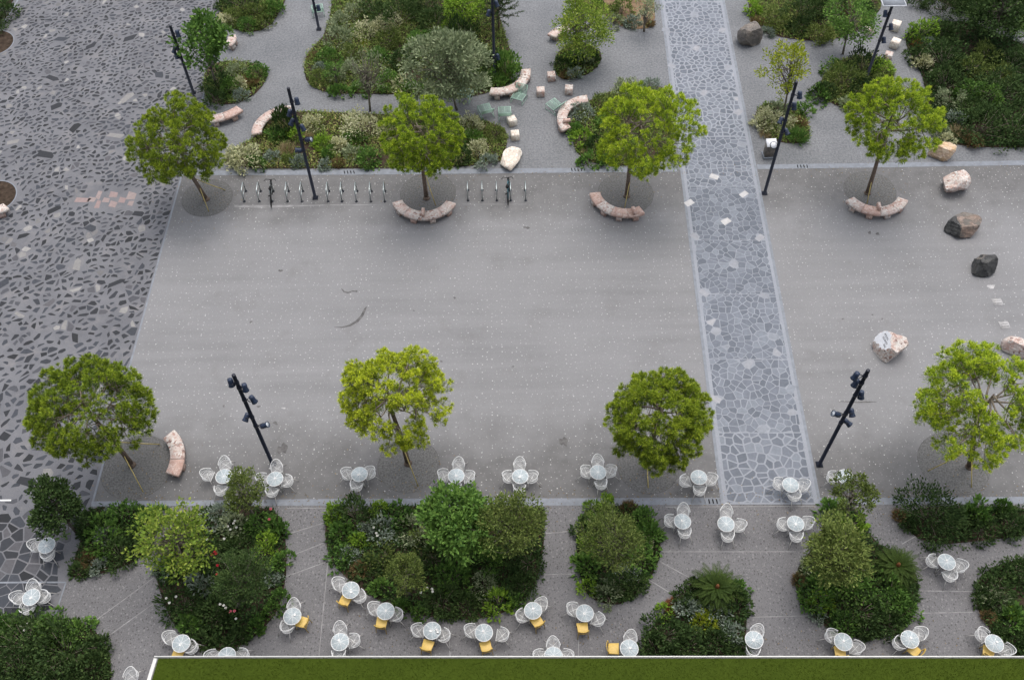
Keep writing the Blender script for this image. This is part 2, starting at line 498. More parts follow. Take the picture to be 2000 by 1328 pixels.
LM['rust'] = leaf_mat('rust_leaf', [(0.0, (0.09, 0.035, 0.016)), (0.5, (0.21, 0.09, 0.04)), (1.0, (0.34, 0.17, 0.08))], 0.2, gain=1.2)
LM['straw'] = leaf_mat('straw_leaf', [(0.0, (0.16, 0.13, 0.07)), (0.5, (0.30, 0.24, 0.13)), (1.0, (0.44, 0.37, 0.22))], 0.2, gain=1.2)
LM['cover'] = leaf_mat('cover_leaf', [(0.0, (0.025, 0.04, 0.012)), (0.4, (0.06, 0.095, 0.022)), (0.7, (0.095, 0.125, 0.032)), (0.88, (0.125, 0.115, 0.045)), (1.0, (0.17, 0.14, 0.06))], 0.15, spot=0.6, gain=2.5)
LM['cover_dark'] = leaf_mat('dark_cover_leaf', [(0.0, (0.008, 0.018, 0.007)), (0.5, (0.022, 0.045, 0.014)), (1.0, (0.055, 0.085, 0.025))], 0.12)
LM['turf'] = leaf_mat('turf_blade', [(0.0, (0.028, 0.045, 0.003)), (0.5, (0.048, 0.074, 0.005)), (1.0, (0.075, 0.105, 0.009))], 0.1, gain=1.0)
LM['red'] = leaf_mat('red_petal', [(0.0, (0.35, 0.02, 0.03)), (1.0, (0.62, 0.05, 0.07))], 0.2, gain=1.0)
LM['pink'] = leaf_mat('pink_petal', [(0.0, (0.5, 0.1, 0.13)), (1.0, (0.7, 0.2, 0.25))], 0.2, gain=1.0)
LM['petal'] = leaf_mat('white_petal', [(0.0, (0.6, 0.6, 0.55)), (1.0, (0.8, 0.8, 0.75))], 0.2, gain=1.0)
# ------------------------------------------------------------------ ground, paving, path, drains
def sheet(name, pts, z, mat):
    b = MB()
    b.poly([at(x, y)[:2] + (z,) if False else (at(x, y).x, at(x, y).y, z) for x, y in pts])
    o = b.build(name, mat)
    return tag(o, kind='structure')

def inside(p, poly):
    x, y = p
    c = False
    j = len(poly) - 1
    for i in range(len(poly)):
        xi, yi = poly[i]
        xj, yj = poly[j]
        if (yi > y) != (yj > y) and x < (xj - xi) * (y - yi) / (yj - yi) + xi:
            c = not c
        j = i
    return c

def wpoly(pts):
    return [(at(x, y).x, at(x, y).y) for x, y in pts]

def clip(poly, nx, ny, d):
    """keep the side where nx*x + ny*y <= d"""
    out = []
    k = len(poly)
    for i in range(k):
        a, b = poly[i], poly[(i + 1) % k]
        da, db = nx * a[0] + ny * a[1] - d, nx * b[0] + ny * b[1] - d
        if da <= 0: out.append(a)
        if (da < 0 < db) or (db < 0 < da):
            t = da / (da - db)
            out.append((a[0] + (b[0] - a[0]) * t, a[1] + (b[1] - a[1]) * t))
    return out

def area_c(poly):
    a = cx = cy = 0.0
    for i in range(len(poly)):
        x0, y0 = poly[i]
        x1, y1 = poly[(i + 1) % len(poly)]
        k = x0 * y1 - x1 * y0
        a += k
        cx += (x0 + x1) * k
        cy += (y0 + y1) * k
    if abs(a) < 1e-9: return 0, poly[0] if poly else (0, 0)
    return abs(a) / 2, (cx / (3 * a), cy / (3 * a))

def voronoi(seeds, cell, reach=2):
    """Voronoi cells of scattered seeds, yielded as (index, polygon)"""
    grid = {}
    for i, (x, y) in enumerate(seeds):
        grid.setdefault((int(x // cell), int(y // cell)), []).append(i)
    for i, (x, y) in enumerate(seeds):
        R = cell * (1.3 if reach > 1 else 1.8)
        poly = [(x - R, y - R), (x + R, y - R), (x + R, y + R), (x - R, y + R)]
        gx, gy = int(x // cell), int(y // cell)
        nb = [j for a in range(-reach, reach + 1) for b in range(-reach, reach + 1) for j in grid.get((gx + a, gy + b), ()) if j != i]
        nb.sort(key=lambda j: (seeds[j][0] - x) ** 2 + (seeds[j][1] - y) ** 2)
        for j in nb[:30]:
            dx, dy = seeds[j][0] - x, seeds[j][1] - y
            poly = clip(poly, dx, dy, dx * (seeds[j][0] + x) / 2 + dy * (seeds[j][1] + y) / 2)
            if len(poly) < 3: break
        if len(poly) >= 3:
            yield i, poly

def inset(poly, g):
    a, c = area_c(poly)
    k = len(poly)
    sgn = 1 if sum(poly[i][0] * poly[(i + 1) % k][1] - poly[(i + 1) % k][0] * poly[i][1] for i in range(k)) > 0 else -1
    out = list(poly)
    for i in range(k):
        x0, y0 = poly[i]
        x1, y1 = poly[(i + 1) % k]
        L = math.hypot(x1 - x0, y1 - y0)
        if L < 1e-5: continue
        nx, ny = sgn * (y1 - y0) / L, -sgn * (x1 - x0) / L
        out = clip(out, nx, ny, nx * x0 + ny * y0 - g)
        if len(out) < 3: return []
    return out

rng = random.Random(7)
gb = MB()
gb.lathe([(150, -0.02), (150, 0.0)], 64, 0, (0, 40, 0))
tag(gb.build('gravel_ground', M['gravel']), kind='structure')

EDGE = [(420, 100), (345, 380), (180, 985)]                  # left edge of the asphalt
def edge_x(y): return 345 - 0.2727 * (y - 380)
asph = [(edge_x(338) , 338), (1325, 333), (2000, 322), (2700, 315), (2900, 985), (2000, 974), (1200, 976), (650, 978), (edge_x(984), 984)]
# lines across: y of the upper and the lower drain
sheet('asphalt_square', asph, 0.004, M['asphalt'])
sheet('terrace_paving', [(-900, 1000), (180, 990), (650, 986), (1200, 986), (2000, 984), (2900, 1000), (2600, 1900), (-600, 1900)], 0.0045, M['terrace'])
sheet('mosaic_square', [(edge_x(-120), -120), (edge_x(335), 335), (edge_x(984), 984), (150, 1070), (130, 1137), (108, 1208), (60, 1330), (-500, 1400), (-700, 500), (-420, 100), (-40, 85), (12, 45), (42, -30), (60, -120)], 0.008, M['mortar'])

# --- mosaic stones of the left square
mz = wpoly([(edge_x(-110), -110), (edge_x(335), 335), (edge_x(984), 984), (150, 1060), (128, 1137), (104, 1208), (56, 1326), (-300, 1400), (-420, 500), (-300, 120), (-30, 92), (20, 45), (52, -30), (64, -110)])
SEEDS = []
xs = [p[0] for p in mz]; ys = [p[1] for p in mz]
cell = 0.62
def grain(y):                                     # the splinters are finer towards the park
    pts_ = [(at(100, 900).y, 0.46), (at(100, 640).y, 0.39), (at(100, 400).y, 0.325), (at(100, 150).y, 0.30), (at(100, -110).y, 0.29)]
    return float(np.interp(y, [q[0] for q in pts_], [q[1] for q in pts_]))
yv = min(ys)
while yv < max(ys):
    g_ = grain(yv)
    for i in range(int((max(xs) - min(xs)) / g_) + 1):
        q = (min(xs) + (i + rng.random()) * g_, yv + rng.random() * g_)
        if inside(q, mz): SEEDS.append(q)
    yv += g_
low = at(60, 1010).y
low2 = at(60, 1137).y
pitsL = [(at(-12, 85), 1.15), (at(-12, 385), 1.15)]
pinks = [((162, 391), 16, 5), ((180, 390), 9, 5), ((193, 382), 5, 9), ((191, 399), 5, 8), ((207, 391), 7, 5), ((222, 380), 8, 6), ((221, 399), 8, 7), ((239, 391), 7, 6), ((257, 382), 9, 8), ((255, 398), 6, 5)]
pinkw = [(at(*c), rx / ppm(*c), ry / ppm(*c) * 1.35) for c, rx, ry in pinks]
bm_ = MB()
bigs = []
for k in range(60):
    p = SEEDS[rng.randrange(len(SEEDS))]
    if p[1] > low and all((p[0] - q[0]) ** 2 + (p[1] - q[1]) ** 2 > 4 for q in bigs): bigs.append(p)
_a, _c = at(edge_x(984), 984), at(edge_x(-110), -110)
_n = Vector(((_c - _a).y, -(_c - _a).x)).normalized()
EDGE_HP = (_n.x, _n.y, _n.x * _a.x + _n.y * _a.y - 0.075)     # the mosaic is cut straight along the asphalt
def stone(poly, tone, z=0.0115):
    if len(poly) >= 3: bm_.poly([(x, y, z) for x, y in poly], 0, tone)
def allowed(poly):
    for x, y in poly:
        if not inside((x, y), mz): return False
        for c, r in pitsL:
            if (x - c.x) ** 2 + (y - c.y) ** 2 < r * r: return False
        for c, rx, ry in pinkw:
            if abs(x - c.x) < rx + 0.08 and abs(y - c.y) < ry + 0.08: return False
    return True
for i, poly in voronoi(SEEDS, cell, 2):
    x, y = SEEDS[i]
    if any((x - q[0]) ** 2 + (y - q[1]) ** 2 < 0.16 for q in bigs): continue
    if y < low:                                   # tight dark crazy paving at the foot of the square
        poly = inset(poly, 0.02 if y < low2 else 0.03)
        if not poly or area_c(poly)[0] < 0.02 or not allowed(poly): continue
        stone(poly, rng.choice([0.05, 0.3, 0.4, 0.45, 0.5, 0.52, 0.68, 0.7]) if y > low2 else rng.choice([0.3, 0.4, 0.5, 0.53, 0.56]))
        continue
    poly = clip(poly, *EDGE_HP)
    if len(poly) < 3: continue
    a, c = area_c(poly)
    t = rng.random()
    if t < 0.05:
        q = inset(poly, 0.03); tone = 0.69 + 0.2 * rng.random()
        if t < 0.02: tone = 0.66
    else:
        # a splinter: shrink, squeeze along a random direction, cut a corner
        s = rng.uniform(0.56, 0.86); an = rng.gauss(0.5, 0.5); f = rng.uniform(0.42, 0.95)
        ca, sa = math.cos(an), math.sin(an)
        q = []
        for px_, py_ in poly:
            u, v = (px_ - c[0]) * ca + (py_ - c[1]) * sa, -(px_ - c[0]) * sa + (py_ - c[1]) * ca
            u, v = u * s * 1.15, v * s * f
            q.append((c[0] + u * ca - v * sa, c[1] + u * sa + v * ca))
        if rng.random() < 0.6:
            b_ = rng.uniform(0, 2 * PI)
            q = clip(q, math.cos(b_), math.sin(b_), math.cos(b_) * c[0] + math.sin(b_) * c[1] + 0.03)
        tone = rng.choice([0.05, 0.25, 0.3, 0.4, 0.45, 0.5, 0.53, 0.56, 0.62])
        if rng.random() < 0.06: continue
    q = clip(q, *EDGE_HP)
    if len(q) < 3 or area_c(q)[0] < 0.002 or not allowed(q): continue
    stone(q, tone)
for ib, (x, y) in enumerate(bigs):
    an = rng.gauss(0.7, 0.8); L = rng.uniform(0.26, 0.5); W = rng.uniform(0.13, 0.25)
    ca, sa = math.cos(an), math.sin(an)
    q = []
    for u, v in ((-L, -W), (L * rng.uniform(.3, 1), -W * rng.uniform(.6, 1)), (L, W * rng.uniform(0, 1)), (L * .5, W), (-L * rng.uniform(.5, 1), W * rng.uniform(.6, 1))):
        q.append((x + u * ca - v * sa, y + u * sa + v * ca))
    if allowed(q): stone(q, rng.choice([0.1, 0.3, 0.4, 0.5, 0.8]), 0.0150)
for c, rx, ry in pinkw:                           # the group of pink slabs
    stone([(c.x - rx, c.y - ry * rng.uniform(.4, 1)), (c.x + rx * rng.uniform(.5, 1), c.y - ry), (c.x + rx, c.y + ry * rng.uniform(.4, 1)), (c.x - rx * rng.uniform(.4, .9), c.y + ry)], rng.uniform(0.96, 1.0))
tag(bm_.build('mosaic_stones', M['mosaic']), kind='structure')
def strip(b, pts, w, z, mat=0, tone=0.5):
    """a flat band along ground points"""
    P = [A(p)[:2] for p in pts]
    n = len(P)
    Ws = [w] * n if np.isscalar(w) else w
    L, R = [], []
    for i in range(n):
        d = P[min(i + 1, n - 1)] - P[max(i - 1, 0)]
        d = d / (np.linalg.norm(d) + 1e-9)
        nn = A((-d[1], d[0])) * Ws[i] / 2
        L.append(P[i] + nn); R.append(P[i] - nn)
    V = [(p[0], p[1], z) for p in L] + [(p[0], p[1], z) for p in R]
    b.add(V, [(n + i, n + i + 1, i + 1, i) for i in range(n - 1)], mat, tone)

b = MB()
strip(b, [at(edge_x(-60), -60), at(edge_x(335), 335), at(edge_x(984), 984)], 0.09, 0.0165)
strip(b, [at(75, -110), at(42, -10), at(-2, 62), at(-12, 78)], 0.12, 0.0165)
strip(b, [at(-300, 1140), at(60, 1137), at(129, 1137)], 0.07, 0.0165)
strip(b, [at(129, 1137), at(106, 1208), at(60, 1325)], 0.06, 0.0165)
strip(b, [at(-20, 977), at(22, 977)], 0.07, 0.0165, 1)
tag(b.build('stone_edging', [M['kerb'], M['white']]), kind='structure')

# --- mosaic path
PL = lambda y: 1288 + 0.1218 * y
PR = lambda y: 1415 + 0.1919 * y
sheet('mosaic_path', [(PL(-140), -140), (PR(-140), -140), (PR(985), 985), (PL(985), 985)], 0.014, M['path_mortar'])
rows = [-140, -70, 5, 89, 179, 268, 365, 470, 575, 702, 845, 983]
gaps = [0.036, 0.036, 0.036, 0.036, 0.034, 0.024, 0.014, 0.015, 0.017, 0.019, 0.03]
sizes = [0.31, 0.31, 0.31, 0.31, 0.31, 0.31, 0.31, 0.315, 0.32, 0.33, 0.38]
whites = [(1357, 30), (1300, 60), (1411, 60), (1360, 95), (1312, 130), (1421, 133), (1375, 182), (1443, 220), (1380, 250), (1340, 285), (1450, 283), (1395, 346), (1453, 380), (1346, 397), (1418, 433), (1484, 465), (1357, 462), (1434, 517), (1493, 578), (1375, 573), (1400, 648), (1512, 658), (1462, 712), (1545, 760), (1490, 838), (1398, 780)]
whw = [at(*w) for w in whites]
eL, eR = (at(PL(0), 0), at(PL(985), 985)), (at(PR(0), 0), at(PR(985), 985))
def halfplane(a, b_, off, side):
    d = (b_ - a).xy.normalized()
    n = Vector((-d.y, d.x)) * side
    return n.x, n.y, n.x * a.x + n.y * a.y - off
b = MB()
for k in range(len(rows) - 1):
    y0, y1 = rows[k], rows[k + 1]
    cs = sizes[k]
    yt, yb = at(1350, y0).y, at(1350, y1).y
    x0 = min(at(PL(y0), y0).x, at(PL(y1), y1).x) - 0.5
    x1 = max(at(PR(y0), y0).x, at(PR(y1), y1).x) + 0.5
    sd_ = []
    for i in range(int((x1 - x0) / cs) + 1):
        for j in range(int((yt - yb) / cs) + 3):
            sd_.append((x0 + (i + 0.5 + rng.uniform(-.46, .46)) * cs, yb - cs + (j + 0.5 + rng.uniform(-.46, .46)) * cs))
    near = [w for w in whw if yb < w.y < yt]
    sd_ = [s for s in sd_ if all((s[0] - w.x) ** 2 + (s[1] - w.y) ** 2 > (cs * .95) ** 2 for w in near)] + [(w.x, w.y) for w in near]
    topl = halfplane(at(PL(y0), y0), at(PR(y0), y0), 0.001, 1)
    botl = halfplane(at(PL(y1), y1), at(PR(y1), y1), 0.001, -1)
    lft = halfplane(eL[0], eL[1], 0.26, -1)
    rgt = halfplane(eR[0], eR[1], 0.26, 1)
    for i, poly in voronoi(sd_, cs):
        for h in (topl, botl, lft, rgt):
            poly = clip(poly, *h)
            if len(poly) < 3: break
        if len(poly) < 3: continue
        if any(abs(sd_[i][0] - w.x) < 1e-6 for w in near): continue
        q = inset(poly, gaps[k] * rng.uniform(0.85, 1.25))
        if len(q) < 3 or area_c(q)[0] < 0.006: continue
        b.poly([(x, y, 0.0175) for x, y in q], 0, rng.uniform(0.1, 0.72) if rng.random() < .93 else rng.uniform(0.0, 0.9))
    for w in near:                                # the odd pale oblong slab
        an = rng.choice((-0.6, 0.7, -0.4, 0.9)) + rng.uniform(-.2, .2)
        u_, v_ = Vector((math.cos(an), math.sin(an))) * 0.235, Vector((-math.sin(an), math.cos(an))) * rng.uniform(.13, .18)
        quad = [w.xy - u_ - v_, w.xy + u_ - v_ * rng.uniform(.8, 1), w.xy + u_ * rng.uniform(.85, 1) + v_, w.xy - u_ + v_]
        yy = w.y
        b.poly([(x, y, 0.0210) for x, y in quad], 0, 0.945 if at(0, 470).y < yy < at(0, 330).y else rng.uniform(.80, .88))
tag(b.build('path_stones', M['path_stone']), kind='structure')
b = MB()
for P_, s in ((PL, 1), (PR, -1)):
    strip(b, [at(P_(y) + s * 2.6, y) for y in (-140, 300, 700, 985)], 0.13, 0.0178)
tag(b.build('path_border', M['kerb']), kind='structure')

# --- drains (light kerb strips with slotted covers)
def drain(name, top, bot):
    b = MB()
    n = len(top)
    V = [(at(*p).x, at(*p).y, 0.011) for p in top] + [(at(*p).x, at(*p).y, 0.011) for p in bot]
    b.add(V, [(i, n + i, n + i + 1, i + 1) for i in range(n - 1)])
    return b
b = drain('drain_strip', [(edge_x(333), 334), (700, 332), (1323, 327)], [(edge_x(342), 343), (700, 342), (1324, 336)])
b2 = drain('x', [(PR(322) + 1, 322), (1700, 319), (2000, 314), (2700, 305)], [(PR(331) + 1, 331), (1700, 328), (2000, 323), (2700, 314)])
b.add(np.concatenate(b2.v), [(0, 4, 5, 1), (1, 5, 6, 2), (2, 6, 7, 3)])
slot = []
for x0, y in ((673, 337), (1117, 332), (1558, 325.5)):
    slot += [(x0 + 6.2 * i, y, 6) for i in range(4)]
for x, y, h in slot:
    strip(b, [at(x - 1, y - h / 2), at(x + .6, y + h / 2)], 0.05, 0.0135, 1)
tag(b.build('drain_strip', [M['kerb'], M['dark']]), kind='structure')
b = drain('drain_strip', [(180, 979), (650, 974), (1200, 972.5), (1409, 972)], [(178, 989), (650, 987), (1200, 987), (1409, 985)])
b2 = drain('x', [(1602, 972), (1750, 971.5), (2000, 970), (2800, 975)], [(1605, 985), (1750, 985), (2000, 984), (2800, 992)])
b.add(np.concatenate(b2.v), [(0, 4, 5, 1), (1, 5, 6, 2), (2, 6, 7, 3)])
for i in range(4):
    strip(b, [at(1384 + 7.5 * i, 974.5), at(1386 + 7.5 * i, 983.5)], 0.055, 0.0135, 1)
tag(b.build('drain_strip', [M['kerb'], M['dark']]), kind='structure')

# --- joints of the terrace, stains on the asphalt, white plates
b = MB()
for seg in ([(555, 1045), (642, 1018)], [(562, 1088), (632, 1060)], [(560, 1125), (640, 1096)], [(640, 1100), (622, 1290)], [(200, 1250), (318, 1165)], [(180, 1216), (300, 1128)],
            [(1065, 1042), (1130, 1035)], [(1060, 1122), (1128, 1120)], [(1292, 1098), (1347, 1128)], [(1268, 1132), (1318, 1163)], [(1288, 1077), (1555, 1077)], [(1462, 1205), (1578, 1202)],
            [(1796, 1197), (1900, 1195)], [(1762, 1062), (1790, 1046)], [(1780, 1153), (1905, 1155)], [(640, 1096), (720, 1075)], [(560, 992), (640, 992)], [(1300, 990), (1600, 988)], [(1130, 1300), (1130, 1200)], [(880, 1300), (876, 1225)]):
    strip(b, [at(*p) for p in seg], 0.035, 0.007)
tag(b.build('terrace_joints', M['joint']), kind='structure')
b = MB()
def blot(x, y, rx, ry, seed, mat=0):
    r_ = random.Random(seed)
    k = 14
    ph = [r_.uniform(0, 6.28) for _ in range(3)]
    pts = []
    for i in range(k):
        a = 2 * PI * i / k
        q = 1 + .28 * math.sin(2 * a + ph[0]) + .2 * math.sin(3 * a + ph[1]) + .16 * math.sin(5 * a + ph[2])
        p = at(x + rx * q * math.cos(a), y - ry * q * math.sin(a))
        pts.append((p.x, p.y, 0.0075))
    b.poly(pts, mat)
strip(b, [at(*p) for p in [(653, 639), (668, 639.5), (683, 636), (697, 628), (707, 617), (713, 604), (716, 599)]], [.02, .06, .11, .15, .14, .11, .03], 0.0075)
strip(b, [at(*p) for p in [(667, 564), (672, 570), (680, 572), (688, 569), (698, 569)]], [.03, .08, .10, .06, .12], 0.0075)
for x, y, rx, ry, mt in ((552, 876, 9, 11, 0), (548, 529, 4, 2.5, 0), (538, 826, 4, 3.5, 0), (888, 582, 2.6, 1.8, 0), (1029, 445, 6, 2.2, 0), (808, 607, 1.6, 1.4, 0), (1698, 455, 4, 2.2, 0), (1714, 457, 4.5, 2.2, 0), (1101, 862, 7, 10, 0), (505, 794, 3, 2.2, 0),
                         (437, 793, 2.5, 2, 0), (1704, 615, 1.6, 1.5, 0), (1723, 623, 2, 1.5, 0), (1646, 623, 2, 1.5, 0), (490, 629, 3, 2, 0), (862, 706, 3, 1.6, 0), (1002, 716, 2.5, 1.3, 0), (1845, 693, 8, 5.5, 1), (1936, 560, 6, 5, 1), (554, 797, 5, 1.2, 1)):
    blot(x, y, rx, ry, int(x * 7 + y), mt)
strip(b, [at(*p) for p in [(1638, 784), (1650, 784), (1666, 786), (1690, 785), (1712, 785)]], [.03, .05, .04, .07, .02], 0.0075)
tag(b.build('ground_stains', [M['stain'], M['stain_pale']]), kind='structure')
b = MB()
strip(b, [at(*p) for p in [(458, 403), (520, 404), (640, 401), (700, 401), (745, 400)]], [.14, .20, .03, .06, .02], 0.0078)
strip(b, [at(*p) for p in [(905, 399.5), (1028, 399.5)]], .03, 0.0078)
tag(b.build('bike_bay_line', M['joint']), kind='structure')

# --- round pits of the pines
PITS = {'P1': (405, 387, 49), 'P2': (836, 378, 54), 'P3': (1222, 378, 54), 'P4': (1699, 372, 50), 'P5': (268, 912, 70), 'P6': (798, 908, 60), 'P7': (1266, 910, 60), 'P8': (1862, 905, 68)}
for k, (x, y, rx) in PITS.items():
    c = at(x, y)
    r = rx / ppm(x, y)
    b = MB()
    pts = [(c.x + r * math.cos(2 * PI * i / 48), c.y + r * math.sin(2 * PI * i / 48), 0.009) for i in range(48)]
    b.poly(pts)
    rp = [(c.x + r * math.cos(2 * PI * i / 48), c.y + r * math.sin(2 * PI * i / 48)) for i in range(49)]
    strip(b, rp, 0.03, 0.0105, 1)
    tag(b.build('tree_pit', [M['pit'], M['stain']]), kind='structure')
for c, r in pitsL:
    b = MB()
    rp = [(c.x + r * math.cos(2 * PI * i / 48), c.y + r * math.sin(2 * PI * i / 48)) for i in range(49)]
    b.poly([(x, y, 0.016) for x, y in rp[:-1]])
    strip(b, rp, 0.06, 0.019, 1)
    tag(b.build('tree_pit', [M['soil'], M['kerb']]), kind='structure')
# ------------------------------------------------------------------ furniture
# curved benches
def circle3(a, b, c):
    ax, ay, bx, by, cx, cy = a.x, a.y, b.x, b.y, c.x, c.y
    d = 2 * (ax * (by - cy) + bx * (cy - ay) + cx * (ay - by))
    ux = ((ax * ax + ay * ay) * (by - cy) + (bx * bx + by * by) * (cy - ay) + (cx * cx + cy * cy) * (ay - by)) / d
    uy = ((ax * ax + ay * ay) * (cx - bx) + (bx * bx + by * by) * (ax - cx) + (cx * cx + cy * cy) * (bx - ax)) / d
    return ux, uy, math.hypot(ax - ux, ay - uy)

def bench(p0, p1, p2, label, block=None, width=0.56, tint='breccia', nleg=None):
    zt = 0.46
    a, m, c = at(*p0, zt), at(*p1, zt), at(*p2, zt)
    ux, uy, R = circle3(a, m, c)
    t0, tm, t2 = [math.atan2(q.y - uy, q.x - ux) for q in (a, m, c)]
    def unwrap(t, ref):
        while t - ref > PI: t -= 2 * PI
        while t - ref < -PI: t += 2 * PI
        return t
    t0, t2 = unwrap(t0, tm), unwrap(t2, tm)
    root = empty('curved_bench', (ux + R * math.cos(tm), uy + R * math.sin(tm), 0))
    tag(root, label, 'bench', 'curved stone benches')
    ox, oy = root.location.x, root.location.y
    r_ = random.Random(int(p0[0] * 3 + p1[1]))
    def arc(b, r0, r1, ta, tb, z0, z1, n, rough=0.0, mat=0):
        V = []
        for i in range(n + 1):
            t = ta + (tb - ta) * i / n
            for r, z in ((r0, z0), (r1, z0), (r1 - .015, z1), (r0 + .015, z1)):
                rr = r + r_.uniform(-rough, rough)
                V.append((ux - ox + rr * math.cos(t), uy - oy + rr * math.sin(t), z + r_.uniform(-rough, rough) * .4))
        F = []
        for i in range(n):
            for j in range(4):
                q = (i * 4 + j, i * 4 + (j + 1) % 4, (i + 1) * 4 + (j + 1) % 4, (i + 1) * 4 + j)
                F.append(q)
        F.append((3, 2, 1, 0)); F.append((n * 4, n * 4 + 1, n * 4 + 2, n * 4 + 3))
        b.add(V, F, mat)
    L = abs(t2 - t0) * R
    nseg = max(2, int(round(L / 0.85)))
    for i in range(nseg):                                # the seat is laid from separate slabs
        b = MB()
        g = 0.006 / R * (1 if t2 > t0 else -1)
        arc(b, R - width / 2, R + width / 2, t0 + (t2 - t0) * i / nseg + g, t0 + (t2 - t0) * (i + 1) / nseg - g, 0.31, zt, 8, 0.004)
        b.build('seat_slab', M[tint if r_.random() < .78 else 'breccia_red'], root)
    nl = nleg or max(2, int(L / 0.72))
    for i in range(nl):
        t = t0 + (t2 - t0) * (i + 0.5) / nl
        w = 0.13 / R
        b = MB()
        arc(b, R - width / 2 + 0.05, R + width / 2 - 0.03, t - w, t + w, 0.0, 0.309, 3, 0.006)
        b.build('leg', M['breccia_red' if i % 2 else 'breccia'], root)
    if block is not None:
        q = at(*block, zt + 0.12)
        t = math.atan2(q.y - uy, q.x - ux)
        b = MB()
        b.box((q.x - ox, q.y - oy, zt + 0.105), (0.16, 0.44, 0.2), 0, t + PI / 2 , top=0.9)
        b.build('divider_block', M['breccia_red'], root)
    return root

bench((776, 393), (828, 420), (881, 394), 'curved pink stone bench round the pine beside the bike stands', (826, 414))
bench((1162, 376), (1196, 410), (1254, 409), 'curved pink stone bench round the pine left of the mosaic path', (1238, 411))
bench((1660, 388), (1712, 411), (1764, 388), 'curved pink stone bench round the upper right pine beside the boulders', (1717, 403))
bench((329, 847), (346, 884), (335, 926), 'curved pink stone bench beside the lower left pine', None, 0.62)
bench((957, 177), (1008, 168), (1027, 135), 'curved pink stone bench on gravel against the big wild bed, left of the stools', (1012, 165))
bench((1148, 192), (1103, 214), (1107, 252), 'curved pink stone bench on gravel facing the cube stools, left of the path', (1107, 236))
bench((1077, 70), (1089, 61), (1112, 54), 'curved pink stone bench half hidden behind the yellow-green tree')
bench((402, 232), (437, 226), (468, 211), 'curved pink stone bench on gravel partly behind the upper left pine')
bench((501, 261), (522, 226), (567, 213), 'curved pink stone bench wrapped round a dark round shrub behind the bike stands')
bench((-30, 396), (-12, 409), (12, 402), 'curved pink stone bench cut by the left picture edge', None)
bench((444, 86), (452, 79), (452, 70), 'short curved stone bench showing behind the dark upper left tree', None, 0.5)

# cube stools
def stool(px, py, label, rot, s=0.44, tint='breccia'):
    p = at(px, py, 0.22)
    bpy_b = MB()
    k = s / 2
    ch = 0.025
    V, F = [], []
    for z, q in ((0, k - .01), (ch, k), (s - ch, k), (s, k - ch)):
        for x, y in ((-1, -1), (1, -1), (1, 1), (-1, 1)):
            V.append((x * q, y * q, z))
    for i in range(3):
        for j in range(4):
            F.append((i * 4 + j, i * 4 + (j + 1) % 4, i * 4 + 4 + (j + 1) % 4, i * 4 + 4 + j))
    F += [(3, 2, 1, 0), (12, 13, 14, 15)]
    bpy_b.add(V, F)
    o = bpy_b.build('cube_stool', M[tint], None, False, (p.x, p.y, 0.003))
    o.rotation_euler.z = rot
    tag(o, label, 'stool', 'stone cube stools')
stool(1077, 150, 'pink stone cube stool on gravel below the yellow-green tree', 0.1)
stool(1056, 180, 'pink stone cube stool on gravel between the two facing curved benches', 0.05)
stool(1111, 176, 'pink stone cube stool just above the tip of the right curved bench', -0.12)
stool(1000, 237, 'pale stone cube stool beside the green wire lounger, left gravel edge', 0.4, tint='limestone')
stool(1006, 265, 'pale stone cube stool nearest the white flat boulder', 0.12, tint='limestone')
stool(1749, 52, 'pale stone cube stool nearest the top behind the upper right lamp post', -0.45, 0.5, 'limestone')
stool(1748, 86, 'pale stone cube stool between two others right of the upper right lamp post', -0.6, 0.48, 'limestone')
stool(1735, 110, 'pink stone cube stool half sunk in shrubs, lowest of three right of lamp', -0.4, 0.42)
stool(1697, 60, 'pink stone cube stool half hidden behind a small tree left of lamp', 0.3, 0.46)

# wire loungers
def lounger(px, py, rot, label):
    p = at(px, py, 0.3)
    root = empty('wire_lounger', (p.x, p.y, 0), rot)
    tag(root, label, 'lounge chair', 'mint wire lounge chairs on the gravel')
    def slats(b, a0, a1, w, n, r=0.009):
        a0, a1 = A(a0), A(a1)
        for i in range(n + 1):
            q = a0 + (a1 - a0) * i / n
            b.tube([q + A((-w / 2, 0, 0)), q + A((w / 2, 0, 0))], r if 0 < i < n else 0.018, 5)
        for s in (-w / 2, w / 2, 0):
            b.tube([a0 + A((s, 0, 0)), a1 + A((s, 0, 0))], 0.018 if s else 0.01, 5)
    b = MB(); slats(b, (0, 0.34, 0.36), (0, -0.26, 0.27), 0.66, 14); b.build('seat', M['mint'], root)
    b = MB(); slats(b, (0, -0.28, 0.27), (0, -0.56, 0.72), 0.66, 12); b.build('backrest', M['mint'], root)
    for s in (-0.34, 0.34):
        b = MB(); b.tube([(s, 0.34, 0.36), (s, 0.36, 0.01), (s, -0.5, 0.01), (s, -0.3, 0.27)], 0.016, 6); b.build('leg', M['mint'], root)
lounger(1013, 188, 2.75 , 'mint green wire lounge chair tucked against the curved bench left of the stools')
lounger(1083, 205, 0.75, 'mint green wire lounge chair facing the right curved bench')
lounger(948, 214, 0.35, 'mint green wire lounge chair left of another, beneath the drooping tree branch')
lounger(986, 219, 0.05, 'mint green wire lounge chair right beside a pale cube stool')
lounger(909, 183, -0.3, 'mint green wire lounge chair mostly hidden under the grey-green tree')
lounger(620, 18, 0.2, 'pale green wire lounge chair behind the thin top lamp post')

